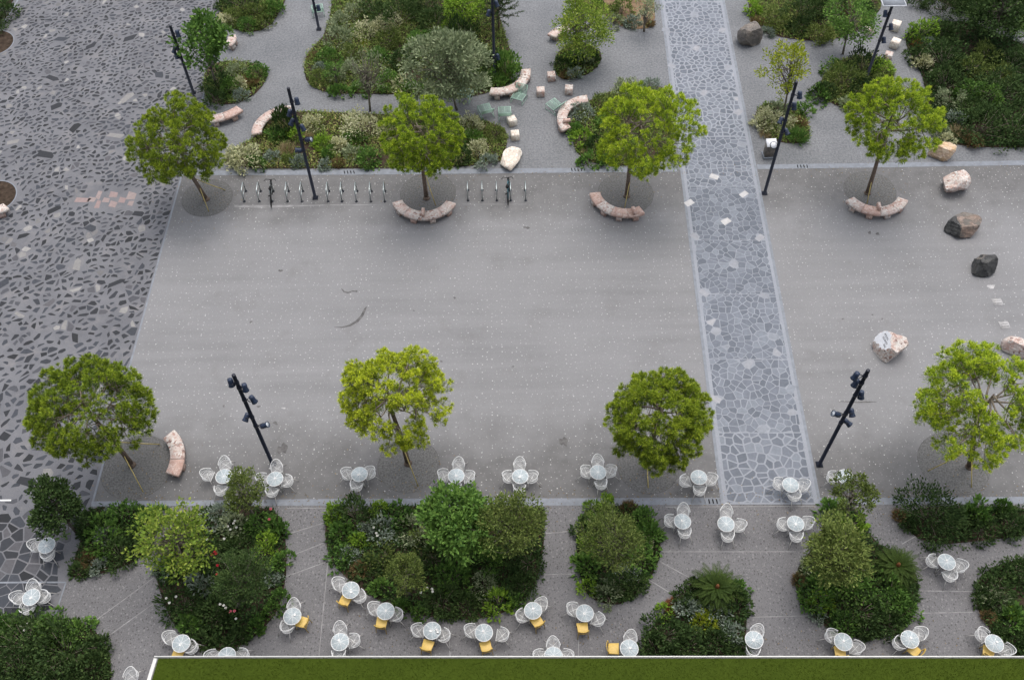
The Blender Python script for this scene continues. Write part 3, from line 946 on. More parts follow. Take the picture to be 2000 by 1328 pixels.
# boulders
def boulder(name, px, py, sx, sy, sz, mat, seed, label, rot=0.0, flat=0.0, cuts=9, zc=None, mats=None, saw=None):
    """a broken rock: a ball cut by many planes, then roughened"""
    import bmesh
    r_ = random.Random(seed)
    bm = bmesh.new()
    bmesh.ops.create_icosphere(bm, subdivisions=4, radius=1.0)
    planes = []
    for i in range(cuts):
        n = Vector((r_.gauss(0, 1), r_.gauss(0, 1), r_.gauss(0, 0.8))).normalized()
        planes.append((n, r_.uniform(0.55, 0.82)))
    planes.append((Vector((0, 0, 1)), 0.75 - flat))
    planes.append((Vector((0, 0, -1)), 0.55))
    for v in bm.verts:
        c = v.co.copy()
        for _ in range(2):
            for n, d in planes:
                k = c.dot(n)
                if k > d: c -= n * (k - d) * 0.96
        q = c.normalized()
        w = 0.035 * math.sin(7 * c.x + seed) * math.sin(6 * c.y + 2 * seed) + 0.02 * math.sin(17 * c.z + 11 * c.x) * math.sin(15 * c.y) + r_.uniform(-.012, .012)
        v.co = c + q * w
        if saw:                                # one face sawn flat
            k = v.co.dot(saw[0])
            if k > saw[1]: v.co -= saw[0] * (k - saw[1])
    lo = min(v.co.z for v in bm.verts)
    for v in bm.verts:
        v.co.z -= lo
        v.co = Vector((v.co.x * sx, v.co.y * sy, v.co.z * sz))
    bm.normal_update()
    me = bpy.data.meshes.new(name)
    if mats:
        for f in bm.faces:
            f.material_index = mats(f.calc_center_median(), f.normal)
    bm.to_mesh(me)
    bm.free()
    for m in (mat if isinstance(mat, list) else [M[mat]]): me.materials.append(m)
    top = 0.7 * sz
    p = at(px, py, top * 0.5)
    o = bpy.data.objects.new(name, me)
    COL.objects.link(o)
    o.location = (p.x, p.y, -0.03)
    o.rotation_euler.z = rot
    tag(o, label, 'boulder', 'boulders standing on the square')
    return o
boulder('boulder', 1463, 74, 0.72, 0.78, 0.85, 'grey_stone', 3, 'rough dark grey brown boulder on gravel right of the path near the top', 0.5)
boulder('boulder', 1839, 300, 0.80, 0.44, 0.62, 'tan_stone', 11, 'squared tan sandstone block lying on gravel behind the drain strip', -0.12, 0.05, 6)
boulder('boulder', 1861, 361, 0.82, 0.66, 0.78, 'breccia', 21, 'chunky pink and white boulder on asphalt, highest in the right row', 0.3)
o = boulder('boulder', 1882, 444, 1.06, 0.74, 0.56, [M['brown_stone'], M['black_stone'], M['grey_stone']], 33, 'wide brown boulder with a black broken left end', 0.1, 0.0, 8, None,
            lambda c, n: 1 if c.x < -0.45 else (2 if c.y > 0.28 else 0))
boulder('boulder', 1918, 519, 0.70, 0.66, 0.66, [M['black_stone'], M['grey_stone']], 44, 'black shiny boulder with grey top, lowest of the right boulder row', 0.6, 0.05, 9, None, lambda c, n: 1 if (c.y > 0.1 and n.z > 0.5) else 0)
boulder('boulder', 996, 313, 0.62, 0.92, 0.36, 'limestone', 55, 'flat white limestone boulder at the gravel edge behind the bike stands', -0.5, 0.1, 7)
boulder('boulder', 1990, 682, 0.80, 0.48, 0.6, 'breccia', 66, 'pink boulder cut by the right edge above the lower right pine', -0.4)
SAW = (Vector((-0.80, -0.10, 0.59)).normalized(), 0.52)
o = boulder('inscribed_boulder', 1736, 681, 0.80, 0.72, 0.86, [M['breccia'], M['plaque']], 78, 'pink boulder with a smooth white inscribed left face', 0.0, 0.0, 5,
            None, lambda c, n: 1 if n.dot(Vector((SAW[0].x / .80, SAW[0].y / .72, SAW[0].z / .86)).normalized()) > 0.97 else 0, SAW)
def inscription(root):
    # three short lines of dark lettering on the sawn face
    co = [v.co for v in root.data.vertices]
    n = Vector((SAW[0].x / .80, SAW[0].y / .72, SAW[0].z / .86)).normalized()
    d = max(c.dot(n) for c in co)
    fl = [c for c in co if d - c.dot(n) < 0.012]
    mid = sum(fl, Vector()) / len(fl)
    u = Vector((0, 0, 1)).cross(n).normalized()        # along the lines of text
    w = n.cross(u)                                     # up the face
    r_ = random.Random(5)
    b = MB()
    def bar(x, y, sx, sy):
        V = []
        for off in (0.002, 0.008):
            for i, j in ((-1, -1), (1, -1), (1, 1), (-1, 1)):
                V.append(mid + u * (x + i * sx / 2) + w * (y + j * sy / 2) + n * off)
        b.add([tuple(q) for q in V], [(3, 2, 1, 0), (4, 5, 6, 7), (0, 1, 5, 4), (1, 2, 6, 5), (2, 3, 7, 6), (3, 0, 4, 7)])
    for row, (x0, x1) in enumerate(((-0.28, 0.06), (-0.20, 0.22), (0.14, 0.28))):
        x = x0
        y = 0.14 - row * 0.13
        while x < x1:
            cw = r_.uniform(0.03, 0.05)
            bar(x, y, 0.02, 0.085)
            bar(x + cw / 2, y + r_.choice((-.03, 0, .03)), cw, 0.02)
            x += cw + 0.035
    b.build('inscription', M['ink'], root)
inscription(o)

# stone plinth with a white plaque
def plinth():
    p = at(1500, 305)
    root = empty('stone_plinth', (p.x, p.y, 0), 0.05)
    tag(root, 'grey stone plinth with slanted white plaque on top, beside lamp post', 'plinth')
    b = MB(); b.box((0, 0, 0.06), (0.62, 0.52, 0.12)); b.build('base', M['kerb'], root)
    b = MB()
    V = [(-.25, -.2, .12), (.25, -.2, .12), (.25, .2, .12), (-.25, .2, .12), (-.25, -.2, .86), (.25, -.2, .86), (.25, .2, 1.0), (-.25, .2, 1.0)]
    b.add(V, [(3, 2, 1, 0), (4, 5, 6, 7), (0, 1, 5, 4), (1, 2, 6, 5), (2, 3, 7, 6), (3, 0, 4, 7)])
    b.build('shaft', M['grey_stone'], root)
    b = MB()
    V = [(-.27, -.22, .865), (.27, -.22, .865), (.27, .22, 1.015), (-.27, .22, 1.015), (-.27, -.22, .895), (.27, -.22, .895), (.27, .22, 1.045), (-.27, .22, 1.045)]
    b.add(V, [(3, 2, 1, 0), (4, 5, 6, 7), (0, 1, 5, 4), (1, 2, 6, 5), (2, 3, 7, 6), (3, 0, 4, 7)])
    b.build('plaque', M['plaque'], root)
plinth()
for i, (x, y, lab) in enumerate(((1948, 590, 'pale square access cover set in the asphalt below the black boulder'), (1962, 635, 'pale square access cover nearest the lower right pine'))):
    p = at(x, y)
    b = MB()
    b.box((0, 0, 0.008), (0.46, 0.40, 0.010)); b.box((0, 0.05, 0.0155), (0.3, 0.02, 0.004), 1); b.box((0, -0.07, 0.0155), (0.36, 0.02, 0.004), 1)
    o = b.build('access_cover', [M['stain_pale'], M['stain']], None, False, (p.x, p.y, 0.001))
    o.rotation_euler.z = 0.06
    tag(o, lab, 'cover', 'pale covers in the asphalt')

# lamp posts: a navy mast carrying adjustable spotlights
def lamp(base, top, spots, label, head=None, disc=None, hmax=None):
    bp = at(*base)
    h = hmax or height_of(bp, *top)
    root = empty('lamp_post', (bp.x, bp.y, 0))
    tag(root, label, 'lamp post', 'navy lamp posts with spotlights')
    b = MB()
    b.lathe([(0.12, 0), (0.12, 0.03), (0.08, 0.035), (0.075, h - 0.02), (0.066, h)], 14)
    b.box((0, 0, 0.015), (0.28, 0.28, 0.03))
    b.build('mast', M['navy'], root, True)
    for sx, sy, aim in spots:
        z = height_of(bp, sx, sy)
        q = at(sx, sy, z)
        side = 1 if q.x > bp.x else -1
        dx = max(0.22, min(0.42, abs(q.x - bp.x))) * side
        d = Vector(aim).normalized()
        c = Vector((dx, 0.0, z))
        b = MB()
        # drum with a flared rim and cooling back, along its aim
        b.lathe([(0.05, -0.19), (0.095, -0.17), (0.108, -0.08), (0.104, 0.04), (0.122, 0.11), (0.135, 0.16), (0.12, 0.16), (0.104, 0.10)], 14, 0, c, axis=d)
        hd = b.build('spotlight', M['lamp_blue'], root, True)
        b = MB()
        b.lathe([(0.115, 0.13), (0.115, 0.140)], 14, 0, c, axis=d)
        b.build('lens', M['lens'], hd)
        b = MB()
        s = d.cross(Vector((side, 0, 0)))
        s = s.normalized() if s.length > 0.05 else Vector((0, 1, 0))
        b.tube([c + s * 0.12 + d * .02, c + s * 0.13 - Vector((side * .1, 0, 0)), (side * 0.09, 0, z)], 0.018, 6)
        b.tube([c - s * 0.12 + d * .02, c - s * 0.13 - Vector((side * .1, 0, 0)), (side * 0.09, 0, z)], 0.018, 6)
        b.lathe([(0.094, z - .05), (0.094, z + .05)], 12)
        b.build('bracket', M['navy'], hd)
    if disc:
        z = height_of(bp, *disc)
        q = at(*disc, z)
        b = MB()
        ax = Vector((0.1, -0.5, 0.85)).normalized()
        b.lathe([(0.16, 0), (0.16, 0.02)], 20, 0, (q.x - bp.x, 0, z), axis=ax)
        b.lathe([(0.19, -0.012), (0.19, 0.012)], 20, 1, (q.x - bp.x, 0, z), axis=ax)
        b.tube([(q.x - bp.x, 0, z - .02), (0, 0, z - 0.04)], 0.018, 6, 1)
        b.build('round_sign', [M['plaque'], M['navy']], root)
    if head:
        b = MB()
        b.box((0.12, 0.35, h + 0.05), (1.15, 0.75, 0.06), 0)
        b.box((0.12, 0.35, h + 0.03), (1.25, 0.85, 0.05), 1)
        b.build('light_panel', [M['kerb'], M['plaque']], root)
    return root
DN = (0.1, -0.35, -1)
lamp((378, 182), (334, 50), [(347, 66, DN), (345, 98, (-.5, -.3, -1)), (348, 110, (0.2, -.5, -1))], 'navy lamp post rising in front of the mosaic square, left of dark tree')
lamp((616, 387), (565, 172), [(580, 198, DN), (574, 221, (-.3, -.2, -1)), (570, 239, (-.6, -.5, -1)), (588, 250, (.4, -.4, -1)), (603, 273, (1, -.2, .35)), (583, 294, (-1, -.2, .25))], 'navy lamp post standing in the row of bike stands')
lamp((966, 150), (963, -30), [(960, 26, (-.3, -.4, -1)), (968, 8, (.3, -.4, -1)), (968, 112, (.2, -.4, -1))], 'navy lamp post rising out of the big wild bed at the top')
lamp((1493, 378), (1557, 160), [(1562, 186, DN), (1550, 208, DN), (1528, 236, (-.5, -.7, -.8)), (1536, 258, (.5, -.8, -.7))], 'navy lamp post beside the plinth, right of the mosaic path', disc=(1511, 284))
lamp((1690, 158), (1744, 12), [(1732, 27, DN), (1740, 53, (.2, -.5, -1)), (1721, 79, (.1, -.6, -1))], 'navy lamp post with a square panel on top behind the upper right pine', head=True)
lamp((533, 908), (454, 732), [(451, 747, DN), (474, 757, DN), (494, 780, (.4, -.3, -1)), (482, 815, (-.4, -.8, -.6)), (517, 831, (1, .1, .5))], 'navy lamp post standing behind white chairs at lower left')
lamp((1600, 907), (1694, 723), [(1671, 734, (-.3, -.2, -1)), (1671, 748, (-.3, -.3, -1)), (1677, 771, DN), (1662, 806, (.2, -.8, -.7)), (1633, 809, (-1, .1, .5)), (1655, 825, (.8, -.6, -.5))], 'navy lamp post at lower right beside the mosaic path')
lamp((623, 58), (606, -25), [(616, 16, DN)], 'thin navy lamp post near the top above the gravel path')

# bicycle stands and bicycles
def stand(px, py, label):
    p = at(px, py)
    root = empty('bicycle_stand', (p.x, p.y, 0), 0.03)
    tag(root, label, 'bike stand', 'steel bicycle stands in a row')
    b = MB()
    b.tube([(0, -.36, 0), (0, -.36, .62), (0, -.33, .72), (0, -.26, .76), (0, .26, .76), (0, .33, .72), (0, .36, .62), (0, .36, 0)], 0.026, 8)
    b.build('hoop', M['steel'], root, True)
    b = MB()
    b.tube([(0, -.36, .34), (0, .36, .34)], 0.018, 6)
    b.build('crossbar', M['steel'], root, True)
    for s in (-.36, .36):
        b = MB(); b.lathe([(0.075, 0), (0.075, 0.012)], 10, 0, (0, s, 0)); b.build('foot_plate', M['navy'], root)
names = ['leftmost', 'second', None, 'fourth', 'fifth', 'sixth', 'seventh', 'eighth', 'ninth', 'tenth']
xs_ = [479, 508, 533, 563, 591, 642, 669, 697, 725, 752]
for i, x in enumerate(xs_):
    stand(x, 384, 'steel bicycle stand with the dark bicycle leaning on it' if i == 2 else 'steel bicycle stand, %s from the left in the long row' % names[i] if i else 'steel bicycle stand at the left end of the long row')
for i, (x, lab) in enumerate(((914, 'steel bicycle stand nearest the bench in the short right row'), (942, 'steel bicycle stand, second from the bench in the short right row'), (970, 'steel bicycle stand just left of the teal bicycle'),
                              (997, 'steel bicycle stand with the teal bicycle leaning on it'), (1026, 'steel bicycle stand at the right end of the short row'))):
    stand(x, 382, lab)

def bicycle(px, py, rz, lean, paint, label):
    p = at(px, py)
    root = empty('bicycle', (p.x, p.y, 0), rz)
    root.rotation_euler = (0, lean, rz)
    tag(root, label, 'bicycle')
    def ring(b, y, r, t, n=24):
        b.tube([(0, y + r * math.cos(2 * PI * i / n), 0.34 + r * math.sin(2 * PI * i / n)) for i in range(n + 1)], t, 6, cap=False)
    for y in (-0.52, 0.52):
        b = MB(); ring(b, y, 0.33, 0.019)
        for i in range(8):
            a = PI * i / 8
            b.tube([(0, y + .32 * math.cos(a), .34 + .32 * math.sin(a)), (0, y - .32 * math.cos(a), .34 - .32 * math.sin(a))], 0.003, 3)
        b.build('wheel', M['rubber'], root)
    b = MB()
    for a, c in (((0, -.05, .34), (0, -.18, .82)), ((0, -.05, .34), (0, .36, .72)), ((0, -.16, .74), (0, .33, .80)), ((0, -.05, .34), (0, -.52, .34)), ((0, -.16, .74), (0, -.52, .34)), ((0, .32, .88), (0, .40, .62))):
        b.tube([a, c], 0.024, 6)
    for s in (-.035, .035): b.tube([(s, .38, .66), (s, .52, .34)], 0.014, 5)
    b.build('frame', M[paint], root)
    b = MB(); b.tube([(-.30, .24, 1.0), (-.22, .34, 1.03), (0, .33, 1.0), (.22, .34, 1.03), (.30, .24, 1.0)], 0.016, 6); b.tube([(0, .32, .86), (0, .33, 1.0)], 0.018, 6); b.build('handlebar', M['rubber'], root)
    b = MB(); b.tube([(0, -.32, .92), (0, -.24, .925), (0, -.10, .915), (0, -.02, .91)], [.05, .085, .05, .025], 8); b.tube([(0, -.18, .80), (0, -.2, .91)], .014, 5); b.build('saddle', M['rubber'], root)
    b = MB(); b.tube([(-.09, -.05, .34), (.09, -.05, .34)], .014, 5); b.box((-.12, -.05, .20), (.1, .06, .02)); b.box((.12, -.05, .48), (.1, .06, .02)); b.tube([(-.08, -.05, .34), (-.08, -.05, .2)], .01, 4); b.tube([(.08, -.05, .34), (.08, -.05, .48)], .01, 4)
    b.build('pedals', M['rubber'], root)
bicycle(531, 387, 0.10, 0.10, 'bike_dark', 'black bicycle leaning on the third bike stand from left')
bicycle(994, 383, -0.05, -0.08, 'bike_teal', 'dark bicycle with teal frame and bars, parked in the short row')

# ------------------------------------------------------------------ cafe tables and chairs
def make_chair():
    root = empty('wire_chair', (0, 0, 0))
    # seat outline: rounded at the back (-y), straight at the front
    hw, yf, yb = 0.235, 0.22, -0.22
    def halfw(y):
        if y > -0.02: return hw * (1 - 0.04 * (y + .02) / .25)
        return hw * math.sqrt(max(0.0, 1 - ((-0.02 - y) / 0.215) ** 2))
    b = MB()
    z = 0.44
    n = 22
    for i in range(n):                              # flat wires both ways
        y = yb + (yf - yb) * (i + .5) / n
        w = halfw(y)
        if w > .02: b.box((0, y, z), (2 * w, 0.0046, 0.004))
        x = -hw + 2 * hw * (i + .5) / n
        ys_ = [yb + (yf - yb) * k / 60 for k in range(61)]
        ok = [q for q in ys_ if halfw(q) > abs(x)]
        if len(ok) > 2: b.box((x, (ok[0] + ok[-1]) / 2, z - .005), (0.0046, ok[-1] - ok[0], 0.004))
    rim = []
    for k in range(21):
        a = PI + PI * k / 20
        rim.append((hw * math.cos(a), -0.02 + 0.215 * math.sin(a), z))
    rim = [(-hw * .97, yf, z)] + rim + [(hw * .97, yf, z)]
    b.tube(rim + [rim[0]], 0.014, 6, cap=False)
    b.build('seat', M['mesh'], root)
    # wrap-round back of wire mesh
    def crv(s, t):                                  # s 0..1 round the chair, t 0..1 upward
        a = PI + PI * s
        ex = 0.30 if 0.12 < s < 0.88 else 0.30
        k = 0.5 - 0.5 * math.cos(2 * PI * s)        # 0 at the arms, 1 at the back
        r = 1.0 + 0.06 * t
        zt = 0.655 + 0.125 * k
        return A((0.25 * r * math.cos(a), -0.01 + 0.235 * r * math.sin(a) + 0.10 * (1 - k) , 0.56 + (zt - 0.56) * t))
    b = MB()
    for i in range(47):
        s = i / 46
        b.tube([crv(s, 0), crv(s, .5), crv(s, 1)], 0.0021, 3, cap=False)
    for t in (0, .14, .28, .42, .56, .7, .85, 1.0):
        b.tube([crv(i / 30, t) for i in range(31)], 0.016 if t == 1.0 else (0.010 if t == 0 else 0.0021), 4)
    for s, fx in ((0, -hw * .97), (1, hw * .97)):
        b.tube([crv(s, 1), crv(s, 0), (fx, 0.20, 0.44)], 0.011, 5)
    b.tube([crv(.5, 0), (0, -.235, .44)], 0.010, 5)
    b.build('backrest', M['white'], root)
    for sx in (-1, 1):
        b = MB(); b.tube([(sx * .22, .19, .43), (sx * .255, .25, 0)], 0.012, 6); b.build('leg', M['white_leg'], root)
        b = MB(); b.tube([(sx * .19, -.14, .43), (sx * .29, -.36, 0)], 0.012, 6); b.build('leg', M['white_leg'], root)
    b = MB(); b.tube([(-.21, .18, .425), (.19, -.14, .425)], 0.011, 6); b.tube([(.21, .18, .418), (-.19, -.14, .418)], 0.011, 6)
    b.build('cross_brace', M['white'], root)
    return root
def make_yellow():
    root = empty('wooden_chair', (0, 0, 0))
    b = MB()
    V, F = [], []
    for z, g in ((0.43, 0.02), (0.445, 0), (0.465, 0), (0.475, .018)):
        for x, y in ((-.20 + g, -.19 + g), (.20 - g, -.19 + g), (.215 - g, .21 - g), (-.215 + g, .21 - g)): V.append((x, y, z))
    for i in range(3):
        for j in range(4): F.append((i * 4 + j, i * 4 + (j + 1) % 4, i * 4 + 4 + (j + 1) % 4, i * 4 + 4 + j))
    F += [(3, 2, 1, 0), (12, 13, 14, 15)]
    b.add(V, F); b.build('seat', M['yellow'], root)
    b = MB()
    for i in range(10):
        x0, x1 = -.21 + .042 * i, -.21 + .042 * (i + 1)
        y0, y1 = [-.225 - .05 * (1 - (x / .21) ** 2) for x in (x0, x1)]
        V = [(x0, y0, .64), (x1, y1, .64), (x1, y1 + .018, .64), (x0, y0 + .018, .64), (x0, y0 - .02, .80), (x1, y1 - .02, .80), (x1, y1 - .002, .80), (x0, y0 - .002, .80)]
        b.add(V, [(3, 2, 1, 0), (4, 5, 6, 7), (0, 1, 5, 4), (1, 2, 6, 5), (2, 3, 7, 6), (3, 0, 4, 7)])
    b.build('backrest', M['yellow'], root)
    for sx in (-1, 1):
        b = MB(); b.tube([(sx * .18, .18, .43), (sx * .205, .22, 0)], .016, 6); b.build('leg', M['yellow'], root)
        b = MB(); b.tube([(sx * .19, -.215, .76), (sx * .185, -.18, .44), (sx * .205, -.25, 0)], .016, 6); b.build('leg', M['yellow'], root)
    b = MB(); b.box((0, .19, .33), (.36, .02, .03)); b.box((0, -.19, .33), (.36, .02, .03)); b.build('stretcher', M['yellow'], root)
    return root
def make_table():
    root = empty('cafe_table', (0, 0, 0))
    R, z = 0.335, 0.735
    b = MB()
    n = 27
    for i in range(n):
        u = -R + 2 * R * (i + .5) / n
        w = math.sqrt(R * R - u * u)
        b.box((0, u, z), (2 * w, 0.0150, 0.004))
        b.box((u, 0, z - .005), (0.012, 2 * w, 0.004))
    b.lathe([(0.04, z - .012), (0.04, z + .004)], 14)
    b.build('table_top', M['tabletop'], root)
    b = MB()
    for k in range(4):
        a = PI * k / 4 + .2
        b.box((0, 0, z + .0035), (2 * R - .02, 0.014, 0.003), 0, a)
    b.tube([(R * math.cos(2 * PI * i / 40), R * math.sin(2 * PI * i / 40), z - .002) for i in range(41)], 0.013, 6, cap=False)
    b.build('rim', M['white'], root)
    for k in range(4):
        a = PI / 4 + PI / 2 * k
        c, s = math.cos(a), math.sin(a)
        b = MB(); b.tube([(.26 * c, .26 * s, z - .015), (.10 * c, .10 * s, .5), (.09 * c, .09 * s, .3), (.30 * c, .30 * s, 0.0)], .013, 6); b.build('leg', M['white_leg'], root)
    return root

TABLES = [  # table top pixel, place, chairs (kind, pixel), ashtray offset
    ((437, 930), 'behind the lower left sapling', [(405, 928), (440, 906), (464, 930), (431, 957)], None),
    ((537, 935), 'at the lower left lamp post', [(513, 937), (541, 913), (561, 940), (531, 960)], (1, -1)),
    ((702, 926), 'left of the middle pine pit', [(679, 926), (722, 924), (696, 949)], (-2, 1)),
    ((891, 929), 'right of the middle pine pit', [(867, 929), (896, 908), (916, 932), (889, 951)], (0, 0)),
    ((1016, 930), 'midway between the two front pines', [(993, 932), (1015, 908), (1039, 932), (1014, 953)], (-1, 2)),
    ((1168, 922), 'left of the right pine pit', [(1145, 922), (1167, 903), (1192, 921), (1174, 945)], None),
    ((1365, 932), "beside the path's left edge", [(1338, 940), (1388, 937), (1366, 957)], (2, 0)),
    ((1544, 947), 'standing on the mosaic path', [(1521, 946), (1568, 949), (1551, 968)], None),
    ((1651, 931), 'behind the sapling right of the path', [(1626, 933)], None),
    ((1333, 1018), 'right of the oval bed', [(1334, 998), (1309, 1018), (1337, 1040)], (-1, -1)),
    ((1418, 1023), "below the path's left corner", [(1418, 1000), (1444, 1027), (1421, 1047)], None),
    ((1554, 1022), "below the path's right corner", [(1529, 1025), (1576, 1022), (1555, 1047)], (0, 2)),
    ((1849, 1097), 'between the two right-edge beds', [(1821, 1096), (1874, 1106), (1855, 1124)], (0, -3)),
    ((1647, 1253), "at the pear-shaped bed's lower left", [(1624, 1242), (1672, 1265), ('y', 1641, 1272)], (1, -2)),
    ((1777, 1248), "at the pear-shaped bed's lower right", [(1756, 1256), (1796, 1238), ('y', 1786, 1270)], (2, -3)),
    ((1942, 1256), 'by the lower right edge bed', [(1918, 1240), (1965, 1270), ('y', 1931, 1272)], (5, -3)),
    ((1473, 1249), 'right of the cycad bed', [(1478, 1234), (1470, 1271)], (-2, 1)),
    ((1229, 1266), 'left of the cycad bed', [(1231, 1246), ('y', 1198, 1266)], (2, -1)),
    ((1081, 1280), "hidden by the turf roof's middle", [(1080, 1259), (1054, 1282), (1107, 1282)], None),
    ((1142, 1197), 'below the oval bed', [(1119, 1190), (1168, 1210), ('y', 1138, 1226)], (-1, 1)),
    ((1041, 1192), "at the big bed's lower right", [(1020, 1203), (1057, 1181), ('y', 1049, 1213)], (0, -4)),
    ((945, 1235), 'second from right below the big bed', [(920, 1232), (981, 1240), ('y', 949, 1262)], (-1, -3)),
    ((844, 1231), 'carrying two white cups', [(817, 1231), (867, 1241), ('y', 835, 1260)], (-3, 1)),
    ((753, 1193), 'left of the table with cups', [(732, 1189), (775, 1201), ('y', 745, 1216)], (1, -1)),
    ((685, 1152), "at the big bed's lower left", [(662, 1141), (703, 1165), ('y', 674, 1172)], (1, 4)),
    ((664, 1253), "nearest the turf roof's left walkway", [(665, 1229), (691, 1251), (662, 1277)], (-2, -3)),
    ((571, 1203), 'right of the red-flower bed', [(575, 1184), (561, 1224), ('y', 590, 1214)], (5, -3)),
    ((354, 1256), "at the turf roof's left corner", [(333, 1246), (374, 1264), ('y', 347, 1277)], (-2, 3)),
    ((443, 1281), "hidden by the turf roof's left part", [(415, 1283), (474, 1280)], None),
    ((61, 1166), 'on the dark lower left slabs', [(67, 1147), (36, 1168), (86, 1166), (54, 1188)], (-1, 2)),
    ((91, 1065), 'beside the lower left bed', [(70, 1066), (94, 1084)], (-1, 1)),
]
CH0, YE0, TA0 = make_chair(), make_yellow(), make_table()
used = {}
def inst(proto):
    if proto.name not in used:
        used[proto.name] = 1
        return proto
    return copy_tree(proto)
jr = random.Random(3)
ash_src = None
for (tx, ty), where, chairs, ash in TABLES:
    c = at(tx, ty, 0.735)
    t = inst(TA0)
    t.location = (c.x, c.y, 0.005)
    t.rotation_euler.z = jr.uniform(0, 1.5)
    tag(t, 'round white metal table ' + where, 'table', 'round white cafe tables')
    if at(tx, ty).y > at(tx, 985).y and 1400 < tx < 1610 and ty < 985: t.location.z = 0.018
    for ch in chairs:
        yel = ch[0] == 'y'
        x, y = ch[-2:]
        p = at(x, y, 0.50 if not yel else 0.47)
        o = inst(YE0 if yel else CH0)
        dx, dy = c.x - p.x, c.y - p.y
        o.location = (p.x, p.y, t.location.z)
        o.rotation_euler.z = math.atan2(-dx, dy) + jr.uniform(-.12, .12) + (0.18 if yel else 0)
        an = math.degrees(math.atan2(-dy, -dx)) % 360
        side = 'right' if (an < 45 or an > 315) else 'far side' if an < 135 else 'left' if an < 225 else 'near side'
        if yel: tag(o, 'yellow chair at the table ' + where, 'chair', 'yellow cafe chairs')
        else: tag(o, 'white wire chair on the %s of the table %s' % (side, where), 'chair', 'white wire cafe chairs')
    if ash:
        q = at(tx + ash[0], ty + ash[1], 0.75)
        b = MB()
        b.lathe([(0.035, 0), (0.048, 0.035), (0.045, 0.038), (0.033, 0.012), (0.0, 0.012)], 14)
        o = b.build('ashtray', M['white'], None, True, (q.x, q.y, 0.7485)) if ash_src is None else ash_src.copy()
        if ash_src is None: ash_src = o
        else: COL.objects.link(o)
        o.location = (q.x, q.y, t.location.z + 0.7415)
        tag(o, 'small white ashtray on the table ' + where, 'ashtray', 'white ashtrays on the tables')
for i, (x, y, lab) in enumerate(((853, 1230, 'white cup nearer the table rim beside the ashtray'), (855, 1233, 'white cup closest to the yellow chair side on same table'))):
    q = at(x + i * 0, y + i * 2 - 1, 0.77)
    root = empty('cup', (q.x, q.y, 0.7465))
    tag(root, ('white cup with saucer farther from the yellow chair' if i == 0 else 'white cup with saucer nearer the yellow chair'), 'cup', 'white cups on one table')
    b = MB(); b.lathe([(0.03, 0), (0.045, 0.06), (0.041, 0.06), (0.028, 0.008)], 12, 0, (0, 0, 0.008)); b.build('bowl', M['white'], root, True)
    b = MB(); b.lathe([(0.05, 0), (0.065, 0.007)], 14); b.build('saucer', M['white'], root)
q = at(257, 1319, 0.5)
o = copy_tree(CH0); o.location = (q.x, q.y, 0.005); o.rotation_euler.z = PI
tag(o, 'lone white wire chair at the bottom edge left of turf roof', 'chair', 'white wire cafe chairs')

# ------------------------------------------------------------------ turf roof below the camera
RZ = 4.0
def turf_roof():
    a, c = at(302, 1281, RZ), at(2300, 1281, RZ)
    a2 = at(286, 1332, RZ)
    d = (a2 - a).normalized()
    far = 9.5
    b0 = a + d * far
    root = empty('canopy_roof', (a.x, a.y, 0))
    tag(root, 'flat canopy roof covered in green turf with white edging', 'canopy')
    o = Vector((a.x, a.y, 0))
    e = (c - a)
    P = [a - o, c - o, c + d * far - o, b0 - o]
    P = [Vector((p.x, p.y, RZ)) for p in P]
    b = MB()
    b.add([(p.x, p.y, RZ - 0.35) for p in P] + [(p.x, p.y, RZ - 0.02) for p in P], [(0, 1, 2, 3), (7, 6, 5, 4), (0, 4, 5, 1), (1, 5, 6, 2), (2, 6, 7, 3), (3, 7, 4, 0)])
    b.build('slab', M['facade'], root)
    b = MB()
    u = e.normalized(); v = d.normalized()
    def rimbox(p, q, w, h, z):
        dd = (q - p).normalized(); nn = Vector((-dd.y, dd.x, 0)) * w
        V = [p + nn * 0, q + nn * 0, q - nn, p - nn]
        b.add([(x.x, x.y, z) for x in V] + [(x.x, x.y, z + h) for x in V], [(3, 2, 1, 0), (4, 5, 6, 7), (0, 1, 5, 4), (1, 2, 6, 5), (2, 3, 7, 6), (3, 0, 4, 7)])
    rimbox(P[0] , P[1], 0.04, 0.06, RZ - 0.019)
    rimbox(P[3], P[0], -0.0 - 0.16, 0.05, RZ - 0.019) if False else rimbox(P[0] + v * .075, P[3], -0.12, 0.056, RZ - 0.019)
    b.build('edging', M['rim'], root)
    b = MB()
    i0 = P[0] + u * 0.15 + v * 0.07
    L = e.length - 0.15
    b.add([tuple(q) for q in (i0 - Vector((0, 0, .016)), i0 + u * L - Vector((0, 0, .016)), i0 + u * L + v * (far - .07) - Vector((0, 0, .016)), i0 + v * (far - .07) - Vector((0, 0, .016)))], [(3, 2, 1, 0)], 0, 0.35)
    n = 60000
    r_ = np.random.default_rng(4)
    su, sv = r_.uniform(0, min(L, 34.0), n), r_.uniform(0, 1.8, n)
    base = A(i0)[None] + su[:, None] * A(u)[None] + sv[:, None] * A(v)[None]
    base[:, 2] = RZ - 0.016
    D = np.stack([r_.normal(0, .5, n), r_.normal(0, .5, n), np.ones(n)], 1)
    N = np.stack([r_.normal(0, 1, n), r_.normal(0, 1, n), r_.normal(0, .3, n)], 1)
    seam = (np.floor(su / 3.2) % 2) * 0.12
    b.leaves(base, D, N, r_.uniform(.03, .055, n), r_.uniform(.012, .02, n), 0, 0.3 + seam + r_.uniform(0, .3, n))
    b.build('turf', LM['turf'], root)
turf_roof()

